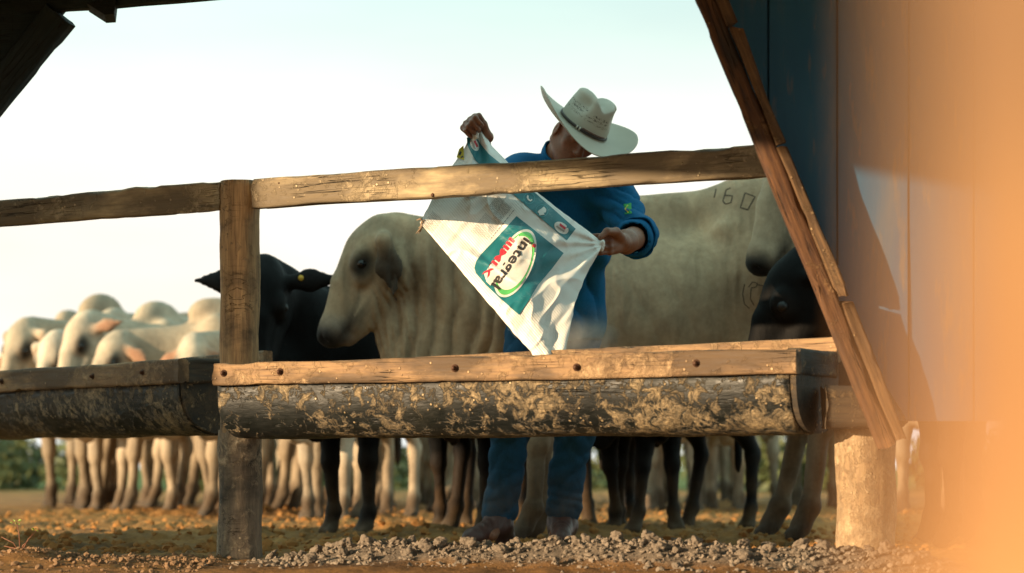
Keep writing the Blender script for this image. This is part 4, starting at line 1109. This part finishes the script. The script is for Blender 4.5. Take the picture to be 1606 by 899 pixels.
d = .012*fbm(V*np.array([1,1,.5]), 5, 2, 41)
tor = np.clip((1.38-V[:,2])/.2, 0, 1)
d -= .028*ridges(V, (.9,.3,.45), .12, 45, .09)*tor*np.clip(vn(V, 5, 47)+.7, 0, 1)
d -= .012*ridges(V, (.5,.3,-.8), .085, 46, .06)*np.clip(vn(V, 6, 44)+.2, 0, 1)
arm2 = np.exp(-(np.linalg.norm(V-(SLp+E2p)/2, axis=1)/.16)**2)
d -= .024*ridges(V, (.55,.1,.85), .066, 48, .04)*arm2
elb = np.exp(-(np.linalg.norm(V-E2p, axis=1)/.09)**2); d -= .010*ridges(V, (-.4,-.6,.6), .040, 49, .03)*elb
d *= np.where(np.linalg.norm(V-cuffc, axis=1) < .075, .3, 1)
shirt = link('shirt', npmesh('shirt', V+Nn*d[:,None]-Lm, Q), SHIRT, man)
# rolled cuff
def ring_band(c, ax, r0, r1, h, th, seg=48, wob=.004, seed=0, e=(1,1)):
    ax = nrm(ax); x = nrm(np.cross(ax, A3(.3,.1,1))); y = np.cross(ax, x); V = []; k = 8
    prof = [(0,0),(h*.5,-.0015),(h,0),(h+.003,th*.5),(h,th),(h*.5,th+.002),(0,th),(-.003,th*.5)]
    for i in range(seg):
        a = 2*math.pi*i/seg
        for hh_, tt in prof:
            r = r0+(r1-r0)*hh_/h+tt+wob*math.sin(3*a+seed)+wob*.5*math.sin(7*a+2*seed)
            V.append(c+ax*(hh_+wob*math.sin(2*a+seed))+(x*math.cos(a)*e[0]+y*math.sin(a)*e[1])*r)
    F_ = [((i*k+j), (i*k+(j+1)%k), (((i+1)%seg)*k+(j+1)%k), (((i+1)%seg)*k+j)) for i in range(seg) for j in range(k)]
    return np.array(V), F_
V_, F_ = ring_band(cuffc-e2*.035, e2+A3(.12,0,.05), .064, .070, .048, .007, wob=.0035, seed=1)
link('cuff', pymesh('cuff', V_-Lm, F_, True), SHIRT, man)
V_, F_ = ring_band(nb+A3(-.004,-.002,-.014)+nrm(hp(0,-.03,-.03)-nb)*.0, nrm(hp(0,-.05,-.03)-nb), .078, .074, .050, .006, wob=.004, seed=2)
link('collar', pymesh('collar', V_-Lm, F_, True), SHIRT, man)
# round green, yellow and blue emblem on the sleeve
bv = BVHTree.FromPolygons([v.co[:] for v in shirt.data.vertices], [p.vertices[:] for p in shirt.data.polygons])
def on_shirt(px, py, off):
    a_ = pw(px, py, 8.2)-Lm; b_ = pw(px, py, 9.6)-Lm; h = bv.ray_cast(Vector(a_), Vector(b_-a_).normalized())
    return (np.array(h[0])-nrm(b_-a_)*off) if h[0] is not None else None
def sticker(name, pts, off, m_):
    P = [on_shirt(x, y, off) for x, y in pts]
    if any(p is None for p in P): return
    link(name, pymesh(name, P, [tuple(range(len(P)))]), m_, man)
ell = lambda cx, cy, a, b_, n_=18, rot=0: [(cx+a*math.cos(q)*math.cos(rot)-b_*math.sin(q)*math.sin(rot), cy+a*math.cos(q)*math.sin(rot)+b_*math.sin(q)*math.cos(rot)) for q in [2*math.pi*i/n_ for i in range(n_)]]
flat = lambda nm, c_, r=.6: plain(nm, c_, r, .12, 40, 0)
GREENP = flat('print_green', (.03,.34,.08)); YELP = flat('print_yellow', (.75,.55,.03)); BLUEP = flat('print_blue', (.02,.06,.25))
sticker('emblem_ground', [(978,320),(990,318),(991,335),(980,336)], .0045, GREENP)
sticker('emblem_diamond', [(979.5,328),(984.5,321),(990,327),(985,334)], .0085, YELP)
sticker('emblem_disc', ell(984.7,327.5,2.6,3.0), .0120, BLUEP)

# jeans
s = Sdf()
s.ell((.165,9.32,.86), (.165,.125,.13), .05)
s.cone(HL, KL, .098, .076, .05); s.cone(KL, AL+A3(0,0,.03), .074, .068, .05)
s.cone(HR_, KR, .098, .076, .05); s.cone(KR, AR+A3(0,0,.03), .074, .066, .05)
V, Q = s.mesh(.009, floor=.085); V = relax(V, Q, 2, .4); Nn = vnormals(V, Q)
low = np.clip((.42-V[:,2])/.25, 0, 1)
mk_ = np.clip(vn(V, 9, 57)*1.4+.3, 0, 1)
d = .010*fbm(V, 7, 3, 51)-.010*ridges(V, (.35,.2,1), .047, 52, .06)*low*mk_-.010*ridges(V, (.7,.3,.7), .085, 54, .06)*(1-.5*low)*(1-mk_)-.006*ridges(V, (-.5,.2,.9), .06, 58, .05)
link('jeans', npmesh('jeans', V+Nn*d[:,None]-Lm, Q), DENIM, man)
# boots
for nm, A_, toe in (('boot', AL, A3(-.165,9.19,.035)), ('boot', AR, A3(.185,9.16,.035))):
    dv = nrm((toe-A_)*A3(1,1,0)); heel = A_*A3(1,1,0)-dv*.04+A3(0,0,.035)
    s = Sdf(); s.cone(A_+A3(0,0,.10), A_+A3(0,0,-.01), .056, .050, .02); s.cone(A_+A3(0,0,-.02), heel, .048, .040, .03)
    s.cone(A_+dv*.02+A3(0,0,-.03), toe-dv*.03+A3(0,0,.004), .048, .034, .04); s.cone(toe-dv*.04, toe, .036, .024, .02)
    s.cone(heel+A3(0,0,-.02), toe+A3(0,0,-.015), .036, .026, .01)
    V, Q = s.mesh(.007, floor=.004); Nn = vnormals(V, Q)
    d = .004*fbm(V, 14, 2, 61)-.005*ridges(V, (dv[0],dv[1],.6), .03, 62, .02)*np.clip((V[:,2]-.05)/.05, 0, 1)
    link('boot', npmesh('boot', V+Nn*d[:,None]-Lm, Q), LEATHER, man)

# ------------------------------------------------------------------ hat
HATM, t, b = mat('pale_straw_hat'); u = coords(t)
n1 = noise(t, u, 9, 5, .6); c = mix(t, n1, (.34,.315,.25), (.48,.45,.365))
c = mix(t, ramp(t, noise(t, u, 4, 3), [(.5, 0.0), (.75, .3)]), c, (.36,.29,.20))
se = N(t, 'ShaderNodeSeparateXYZ'); t.links.new(u, se.inputs[0])
# open work: rows of small dark slits around the crown
zb_ = ramp(t, se.outputs[2], [(.046,0.0),(.048,1.0),(.053,1.0),(.055,0.0),(.060,0.0),(.062,1.0),(.066,1.0),(.068,0.0),(.072,0.0),(.074,1.0),(.079,1.0),(.081,0.0)])
dash = noise(t, coords(t, (1,1,2.5)), 155, 1, .4); dash2 = noise(t, u, 22, 2, .5)
dd = mix(t, 1.0, ramp(t, dash, [(.50, 0.0), (.56, 1.0)]), ramp(t, dash2, [(.44, 0.0), (.52, 1.0)]), 'MULTIPLY')
dd = mix(t, 1.0, dd, zb_, 'MULTIPLY')
c = mix(t, dd, c, (.05,.04,.03))
t.links.new(c, b.inputs['Base Color']); b.inputs['Roughness'].default_value = .62
wv = N(t, 'ShaderNodeTexWave', Scale=160.0, Distortion=1.0); wv.bands_direction = 'Z'; t.links.new(u, wv.inputs['Vector'])
bump(t, b, noise(t, u, 260, 2), .0006, .6)
HM4 = Matrix((Vector(ha), Vector(hf), Vector(hu))).transposed().to_4x4(); HM4.translation = Vector(Bh)
hat = bpy.data.objects.new('cowboy_hat', None); 
NA = 96
def crown_pt(a, v):     # a angle (0 = lateral +), v 0 band .. 1 top centre
    ca, sa = math.cos(a), math.sin(a)
    if v <= .72:
        tt = v/.72; rx = .094-.013*tt**1.5; ry = .108-.012*tt**1.5; h = .112*tt
        k = 1.0
    else:
        q = (v-.72)/.28; k = math.cos(q*math.pi/2)**.8 if q < 1 else 0; rx, ry = .081, .096; h = .112+.024*math.sin(q*math.pi/2)
    x, y = rx*k*ca, ry*k*sa
    # centre crease and the two front dents
    up = max(0, min(1, (h-.05)/.06))
    h2 = h-.040*math.exp(-(x/.026)**2)*max(0, min(1, (h-.088)/.03))*(1-.35*max(0, y/.096))
    h2 += .010*(y/.096)*up
    dent = math.exp(-((x-math.copysign(.074, x))/.034)**2-((y-.048)/.032)**2-((h-.095)/.034)**2)
    x -= math.copysign(.030, x)*dent*min(1, abs(x)/.02)
    h2 -= .010*dent
    return (x, y, h2)
V = []; nv = 26
for i in range(nv+1):
    for j in range(NA): V.append(crown_pt(2*math.pi*j/NA, i/nv))
Fq = [(i*NA+j, i*NA+(j+1)%NA, (i+1)*NA+(j+1)%NA, (i+1)*NA+j) for i in range(nv) for j in range(NA)]
# brim (upper and lower faces, rolled edge)
def brim_pt(a, tt, off):
    ca, sa = math.cos(a), math.sin(a)
    w_ = .098+.028*ca*ca-.006*max(0, sa)
    side = abs(ca)**1.6; curl = .12+.92*side-(.12 if ca < 0 else 0)*side
    L__ = w_*tt
    # arc that bends upward progressively
    bend = curl*max(0, tt-.12)**1.25
    out = L__*math.cos(bend*.62); upz = L__*math.sin(bend*.62)
    drop = -.030*tt*abs(sa)**1.5*(1 if sa > 0 else .7)
    rx, ry = .094, .108
    x = (rx*ca)+out*ca*(1 if True else 0); y = (ry*sa)+out*sa
    return (x-ca*off*math.sin(bend), y-sa*off*math.sin(bend), upz+drop+off*math.cos(bend))
base = len(V); nb_ = 20
for off in (.0, -.0035):
    for i in range(nb_+1):
        for j in range(NA): V.append(brim_pt(2*math.pi*j/NA, i/nb_, off))
for i in range(nb_):
    for j in range(NA):
        a0_ = base+i*NA+j; a1 = base+i*NA+(j+1)%NA; Fq.append((a0_+NA, a1+NA, a1, a0_))
        b0 = a0_+(nb_+1)*NA; b1 = a1+(nb_+1)*NA; Fq.append((b0, b1, b1+NA, b0+NA))
for j in range(NA):
    a0_ = base+nb_*NA+j; a1 = base+nb_*NA+(j+1)%NA; Fq.append((a1, a0_, a0_+(nb_+1)*NA, a1+(nb_+1)*NA))
_hm = pymesh('cowboy_hat', V, Fq, True); hat = link('cowboy_hat', _hm, HATM, man); BRIMM = plain('hat_brim_straw', (.43,.40,.32), .62, .14, 9, .0006); _hm.materials.append(BRIMM)
for _p in _hm.polygons:
    if min(_p.vertices) >= base: _p.material_index = 1
hat.matrix_basis = Matrix.Translation(-Vector(Lm))@HM4
BANDM = plain('dark_hat_band', (.030,.016,.012), .45, .4, 90, .001); SILV = plain('silver_buckle', (.55,.5,.42), .35, .2, 90, .001, metal=.8)
def band(name, a0_, a1_, z0, z1, off, m_, seg=40):
    Vb = []
    for i in range(seg+1):
        a = a0_+(a1_-a0_)*i/seg
        for z, o_f in ((z0, off-.001), (z0+.3*(z1-z0), off+.0012), (z1-.3*(z1-z0), off+.0012), (z1, off-.001), (z1, 0), (z0, 0)):
            x, y, _ = crown_pt(a, z/.112*.72); nx, ny_ = math.cos(a), math.sin(a)
            Vb.append((x+nx*o_f, y+ny_*o_f, z))
    Fb = [(i*6+j, (i+1)*6+j, (i+1)*6+(j+1)%6, i*6+(j+1)%6) for i in range(seg) for j in range(6)]
    Fb = [f[::-1] for f in Fb]+[tuple(range(6)), tuple(range(seg*6, seg*6+6))[::-1]]
    return link(name, pymesh(name, Vb, Fb, True), m_, hat)
band('hat_band', 0, 2*math.pi-.001, .004, .015, .0028, BANDM, 90)
# the side seen by the camera lies around the direction of the camera in hat space
camdir = np.array([ha@(-nrm(Bh)), hf@(-nrm(Bh)), 0]); ac = math.atan2(camdir[1], camdir[0])
sgn_ = 1 if (ha@A3(1,0,0)) > 0 else -1
for k_, dA in enumerate((.22, .10)):
    band('buckle', ac+dA, ac+dA+.055, .003, .0165, .0045, SILV, 4)
BRAID = plain('braided_band', (.14,.06,.04), .6, .8, 240, .002)
band('braid', ac-1.05, ac+.05, .0165, .0205, .0030, BRAID, 30)

# ------------------------------------------------------------------ the sack
Lp = [(741,206),(729,230),(712,256),(694,285),(678,312),(659,350),(668,360),(700,398),(740,445),(780,492),(807,524),(833,552),(845,585)]
Rp = [(756,206),(772,229),(790,248),(812,272),(838,298),(880,331),(925,364),(946,381),(938,398),(920,430),(903,472),(893,520),(887,550),(882,585)]
ly = np.array([p[1] for p in Lp]); lx = np.array([p[0] for p in Lp]); ry_ = np.array([p[1] for p in Rp]); rx_ = np.array([p[0] for p in Rp])
def sack_depth(px, py):
    px = np.asarray(px, float); py = np.asarray(py, float)
    xl = np.interp(py, ly, lx); xr = np.interp(py, ry_, rx_); u_ = np.clip((px-xl)/np.maximum(xr-xl, 1), 0, 1)
    D = 8.40-(py-205)/345*.53+np.clip((px-815)/125, 0, 1.2)**1.4*.15*np.exp(-((py-380)/95)**2)
    D = D-.045*np.sin(np.pi*u_)**.7*np.clip((py-205)/80, .3, 1)
    # folds fanning out of the two hands
    a = np.arctan2(py-384, 950-px); r = np.hypot(px-950, py-384)
    fan = np.sin(a*15+1.2*np.sin(a*4))*np.clip(r/40, 0, 1)*np.exp(-(r/150)**2)*(.35+.65*np.clip((a-.25)/.5, 0, 1))
    D = D+.024*fan
    a1 = np.arctan2(px-748, py-190); r1 = np.hypot(px-748, py-190)
    D = D+.017*np.sin(a1*13)*np.clip(r1/25, 0, 1)*np.exp(-(r1/110)**2)
    # long soft creases
    P = np.column_stack([((px*.77+py*.63)/60).ravel(), ((-px*.63+py*.77)/150).ravel(), np.zeros(px.size)])
    D = D+(.015*vn(P, 1.0, 5)+.009*vn(P*np.array([2.2,1.9,1]), 1.0, 6)+.0036*vn(P*np.array([7,6,1]), 1.0, 7)-.010*(1-np.abs(vn(P*np.array([1.1,2.3,1]), 1.0, 15))*2.2).clip(0,1)**3-.006*(1-np.abs(vn(P*np.array([3,2.5,1]), 1.0, 18))*3).clip(0,1)**2).reshape(px.shape)
    P2 = np.column_stack([((-px*.63+py*.77)/26).ravel(), ((px*.77+py*.63)/90).ravel(), np.zeros(px.size)])
    D = D+(.004*(1-np.abs(vn(P2, 1.0, 9))*2)).reshape(px.shape)*np.clip((py-330)/60, 0, 1)
    # deep pleats running down from the right hand to the trough
    lowr = np.clip((py-400)/60, 0, 1)
    D = D+.011*lowr*np.sin((u_-.5)*10.5+.5*np.sin(py/30))*np.clip((u_-.35)/.25, 0, 1)
    return D
sack = thing('feed_sack', 'white woven feed sack with teal print being emptied into the trough', 'sack', tuple(pw(800, 400, 8.2)))
Ls = np.array(sack.location)
rows = np.concatenate([np.arange(206, 586, 1.7)]); ncol = 150
us = np.linspace(0, 1, ncol)
PX = np.array([np.interp(y, ly, lx)+(np.interp(y, ry_, rx_)-np.interp(y, ly, lx))*us for y in rows]); PY = np.repeat(rows[:,None], ncol, 1)
edge = .8*vn(np.column_stack([PX.ravel()/9, PY.ravel()/9, 0*PX.ravel()]), 1, 3).reshape(PX.shape)*((us < .01)|(us > .99)); PX = PX+edge
D = sack_depth(PX, PY)
def w3(px, py, D): return np.stack([(px-803)/F*D, D, CH+(HZ-py)/F*D], -1)
front = w3(PX, PY, D)
us2 = np.linspace(0, 1, ncol); thick = (.006+.05*np.sin(np.pi*us2))[None,:]*np.clip((PY-200)/90, .15, 1)
back = w3(PX, PY, D)+np.stack([0*D, thick+.01*np.sin(us2*21)[None,:]*np.sin(np.pi*us2)[None,:], 0*D], -1)
nr = len(rows); V = np.vstack([front.reshape(-1,3), back.reshape(-1,3)]); Fq = []
I, J = np.meshgrid(np.arange(nr-1), np.arange(ncol-1), indexing='ij'); I = I.ravel(); J = J.ravel(); k0 = I*ncol+J
Ff = np.column_stack([k0+ncol, k0+ncol+1, k0+1, k0]); nF = nr*ncol
Fb = np.column_stack([k0, k0+1, k0+ncol+1, k0+ncol])+nF
i1 = np.arange(nr-1)*ncol; Fl = np.column_stack([i1, i1+nF, i1+ncol+nF, i1+ncol]); i2 = i1+ncol-1; Fr = np.column_stack([i2+ncol, i2+ncol+nF, i2+nF, i2])
SACKM, t, b = mat('woven_sack'); u = coords(t)
c = mix(t, noise(t, u, 9, 5, .6), (.74,.72,.66), (.86,.85,.80)); c = mix(t, ramp(t, noise(t, u, 14, 6, .7), [(.56, 0.0), (.76, .45)]), c, (.46,.38,.27))
t.links.new(c, b.inputs['Base Color']); b.inputs['Roughness'].default_value = .5; b.inputs['Specular IOR Level'].default_value = .4
wv1 = N(t, 'ShaderNodeTexWave', Scale=42.0, Distortion=.6); t.links.new(coords(t, (1,1,1), (0,R(39),0)), wv1.inputs['Vector'])
p = bump(t, b, wv1.outputs[1], .0012, .6); bump(t, b, noise(t, coords(t, (1,1,1), (0,R(39),0)), 60, 4, .6, .8), .003, .6, p)
link('sack_cloth', npmesh('sack_cloth', V-Ls, np.vstack([Ff, Fb, Fl, Fr])), SACKM, sack)

import bmesh
def prt(name, polys, level, m_, parent=sack, maxe=4.0):
    """flat print laid on the cloth: picture polygons, cut fine and dropped onto the sack's surface"""
    bm = bmesh.new()
    for poly in polys:
        bm.faces.new([bm.verts.new((x, y, 0)) for x, y in poly])
    bmesh.ops.triangulate(bm, faces=bm.faces[:])
    for _ in range(6):
        es = [e for e in bm.edges if e.calc_length() > maxe]
        if not es: break
        bmesh.ops.subdivide_edges(bm, edges=es, cuts=1); bmesh.ops.triangulate(bm, faces=[f for f in bm.faces if len(f.verts) > 3])
    P = np.array([v.co[:] for v in bm.verts]); Fc = np.array([[v.index for v in f.verts] for f in bm.faces]); bm.free()
    Vw = w3(P[:,0], P[:,1], sack_depth(P[:,0], P[:,1])-.0030-.0012*level)-Ls
    return link(name, npmesh(name, Vw, Fc), m_, parent)
def txt(name, body, start, rd, up, size, level, m_, stretch=1.0, ext=0.0, length=None):
    cu = bpy.data.curves.new('lettering', 'FONT'); cu.body = body; cu.size = 1.0; cu.resolution_u = 3; cu.offset = ext
    o = bpy.data.objects.new('lettering', cu); sc.collection.objects.link(o)
    me = bpy.data.meshes.new_from_object(o.evaluated_get(bpy.context.evaluated_depsgraph_get())); bpy.data.objects.remove(o); bpy.data.curves.remove(cu)
    P = np.array([v.co[:] for v in me.vertices]); tri = []
    me.calc_loop_triangles(); tri = np.array([t_.vertices[:] for t_ in me.loop_triangles]); bpy.data.meshes.remove(me)
    if length: stretch = length/(P[:,0].max()*size)
    rd = nrm((*rd,0))[:2]; up = nrm((*up,0))[:2]
    q = np.array(start)+P[:,:1]*size*stretch*rd+P[:,1:2]*size*up
    Vw = w3(q[:,0], q[:,1], sack_depth(q[:,0], q[:,1])-.0030-.0012*level)-Ls
    # orientation
    return link(name, npmesh(name, Vw, tri, False), m_, sack)
def worn_print(nm, col, worn=(.62,.62,.58), amt=.45, rough=.5):
    m, t, b = mat(nm); u = coords(t, (1,1,1), (0,R(39),0))
    n = noise(t, u, 11, 7, .7, .5); f = noise(t, coords(t, (30,30,200), (0,R(39),0)), 4, 3, .6)
    c = mix(t, noise(t, u, 25, 4), tuple(x*.75 for x in col), tuple(min(1,x*1.25) for x in col))
    mk = mix(t, .35, n, f); c = mix(t, ramp(t, mk, [(.56, 0.0), (.72, amt)]), c, worn)
    t.links.new(c, b.inputs['Base Color']); b.inputs['Roughness'].default_value = rough; bump(t, b, f, .001, .5); return m
TEAL = worn_print('teal_print', (.010,.165,.195), (.40,.52,.48), .75); WHITEP = worn_print('white_print', (.74,.72,.66), (.6,.55,.45), .3); GREENL = worn_print('green_print', (.10,.50,.13), (.5,.6,.4), .4)
REDP = worn_print('red_print', (.62,.035,.055), (.7,.4,.4), .5); DARKP = worn_print('dark_print', (.035,.030,.028), (.3,.28,.25), .6); GREYP = worn_print('grey_print', (.36,.34,.31), (.6,.58,.54), .6)
YELL = worn_print('yellow_print', (.62,.48,.02), (.5,.4,.1), .4); TEALL = worn_print('pale_teal_print', (.06,.30,.33), (.3,.4,.4), .3)
prt('print_panel', [[(810,339),(832,356),(858,377),(884,397),(866,421),(844,447),(830,470),(814,494),(798,480),(781,465),(762,447),(746,428),(744,420),(747,409),(755,398),(780,372)]], 0, TEAL)
prt('print_strip', [[(732,216),(733,228),(739,240),(746,252),(770,275),(797,298),(843,338),(889,377),(896,368),(903,359),(868,328),(833,297),(806,273),(777,250),(766,241),(754,226),(744,211)]], 0, TEAL)
rotm = math.atan2(102, -44)
prt('logo_oval', [ell(808,413,57,27,40,rotm)], 1, WHITEP)
prt('logo_ring', [ell(808,413,53,24,40,rotm)], 2, GREENL)
prt('logo_field', [ell(806.5,412.5,45,23.5,40,rotm)], 3, WHITEP)
rdv, upv = (-.575,.818), (.818,.575)
prt('logo_banner', [[(813,369),(819,378),(803,402),(780,436),(769,448),(763,442),(759,430),(770,414),(775,421),(792,392)]], 4, WHITEP)
txt('red_lettering', 'IIIMIX', (801,371), (-.60,.80), (.80,.60), 13.5, 5, REDP, ext=.035, length=75)
txt('dark_lettering', 'integral', (823,371), rdv, upv, 22, 5, DARKP, ext=.02, length=92)
prt('logo_dot', [ell(838,385.5,3.2,3.2,14)], 6, REDP)
# small repeats of the logo on the strip
for (cx, cy, a_, b_, ro) in ((880.5,357.5,12.5,8.0,.62), (744.5,227,10.5,6.2,1.15)):
    prt('small_logo', [ell(cx,cy,a_,b_,22,ro)], 1, WHITEP)
    ca, sa = math.cos(ro), math.sin(ro)
    def loc(x, y): return (cx+x*ca-y*sa, cy+x*sa+y*ca)
    prt('small_logo_red', [[loc(-6,-5),loc(6,-4.5),loc(6,-1),loc(-5,-1.5)]] if cx > 800 else [[loc(-6,-4),loc(5,-4),loc(5,-1),loc(-6,-1)]], 2, REDP)
    prt('small_logo_dark', [[loc(-8,.8),loc(7,.8),loc(7,3.4),loc(-8,3.4)]], 2, GREYP)
for cx, cy, r_ in ((830,311,9.0), (850,330.5,10.0)):
    o_l = ell(cx,cy,r_,r_,28); i_l = ell(cx,cy,r_-1.1,r_-1.1,28)
    prt('icon_ring', [[o_l[i], o_l[(i+1)%28], i_l[(i+1)%28], i_l[i]] for i in range(28)], 1, TEALL)
prt('icon_figure', [[(843,333),(845,330),(850,328),(853,324),(855,326),(857,329),(856,333),(853,334),(854,337),(851,335),(848,335),(846,338),(845,334)]], 2, WHITEP)
prt('icon_hook', [[(827,306),(829,307),(829,311),(832,314),(834,312),(835,314),(832,316),(828,314),(826,310)]], 2, WHITEP)
prt('yellow_print', [[(716,247),(720,234),(727,228),(728,251),(722,249)]], 0, YELL)
prt('yellow_mark', [[(719,242),(722,237),(724,239),(722,244)], [(722,246),(726,244),(727,247),(723,248)]], 1, DARKP)
# rows of small print, unreadable in the photo: only grey dashes
rp_ = random.Random(8)
def dashes(name, o, along, across, nrow, pitch, lens, m_, lw=.8, start=lambda i: 0):
    polys = []
    for i in range(nrow):
        bx, by = o[0]+across[0]*pitch*i, o[1]+across[1]*pitch*i; x = start(i); Lx = lens(i)
        while x < Lx:
            l_ = rp_.uniform(1.6, 5.5)
            a0_ = (bx+along[0]*x, by+along[1]*x); a1 = (bx+along[0]*min(x+l_, Lx), by+along[1]*min(x+l_, Lx))
            polys.append([a0_, a1, (a1[0]+across[0]*lw, a1[1]+across[1]*lw), (a0_[0]+across[0]*lw, a0_[1]+across[1]*lw)])
            x += l_+rp_.uniform(.7, 1.6)
    if polys: prt(name, polys, 0, m_, maxe=9)
e1_, e2_ = (.78,.63), (-.63,.78)
dashes('small_print', (780,307), e2_, e1_, 15, 2.0, lambda i: 20+i*1.3, GREYP, 1.0)
dashes('small_print', (762,334), e2_, e1_, 14, 2.1, lambda i: 38-i*.5, GREYP, .6)
dashes('small_print', (680,330), e2_, e1_, 9, 2.4, lambda i: 30, GREYP, .7, start=lambda i: 2)
dashes('small_print', (806,329), e2_, e1_, 1, 2.1, lambda i: 60, DARKP, .8)
prt('stamp_ring', [[ell(738,305,12,6,20)[i], ell(738,305,12,6,20)[(i+1)%20], ell(738,305,9.5,4.3,20)[(i+1)%20], ell(738,305,9.5,4.3,20)[i]] for i in range(20)], 0, GREYP)
# torn corner with loose threads, and the gathered tuft at the right hand
TUFT = plain('frayed_jute', (.24,.17,.11), .9, .4, 60, .002)
r5 = random.Random(2); c0 = w3(661., 350., sack_depth(np.array([661.]), np.array([350.]))[0])
for i in range(9):
    a_ = np.array(c0)+A3(r5.uniform(-.004,.01), r5.uniform(-.004,.004), r5.uniform(-.014,.014)); q = a_+A3(r5.uniform(-.022,-.004), r5.uniform(-.01,.01), r5.uniform(-.04,.012))
    link('loose_thread', tube('loose_thread', [a_-Ls, (a_+q)/2+A3(.003,0,.003)-Ls, q-Ls], [.0045,.0035,.001], 6), TUFT, sack)
P0 = pw(943,385,8.29); V3, F3 = ico(3)
V = V3*A3(.012,.010,.021); V = V*(1+.35*vn(V3, 2.2, 4)+.2*vn(V3, 5, 6))[:,None]; V[:,0] += .3*V[:,2]*(V[:,2] > 0)
link('gathered_corner', npmesh('gathered_corner', V+P0-Ls, F3), SACKM, sack)
link('gathered_corner', npmesh('gathered_corner', V3*A3(.011,.012,.016)*(1+.3*vn(V3, 2.5, 9))[:,None]+pw(746,212,8.36)-Ls, F3), SACKM, sack)

# dust puffing up where the feed drops into the trough
m = bpy.data.materials.new('feed_dust'); m.use_nodes = True; t = m.node_tree; t.nodes.clear()
om = t.nodes.new('ShaderNodeOutputMaterial'); pv = t.nodes.new('ShaderNodeVolumePrincipled'); pv.inputs['Color'].default_value = (.95,.88,.78,1); pv.inputs['Anisotropy'].default_value = .2
u = coords(t); n_ = noise(t, u, 14, 4, .6, .5)
g_ = t.nodes.new('ShaderNodeTexGradient'); g_.gradient_type = 'SPHERICAL'; t.links.new(coords(t, (1/.17,1/.13,1/.085)), g_.inputs[0])
f = mix(t, 1.0, ramp(t, n_, [(.38, 0.0), (.7, 1.0)]), ramp(t, g_.outputs[1], [(.02, 0.0), (.75, 1.0)]), 'MULTIPLY')
mu = N(t, 'ShaderNodeMath', operation='MULTIPLY'); t.links.new(f, mu.inputs[0]); mu.inputs[1].default_value = 9.0
t.links.new(mu.outputs[0], pv.inputs['Density']); t.links.new(pv.outputs[0], om.inputs['Volume'])
V3, F3 = ico(3); V3 = V3*(1+.12*vn(V3, 2, 3))[:,None]
o = link('feed_dust', npmesh('feed_dust', V3*A3(.17,.13,.085), F3), m, label='thin pale dust rising between the sack and the shirt above the trough', cat='dust', kind='stuff')
o.location = pw(903, 530, 8.15)
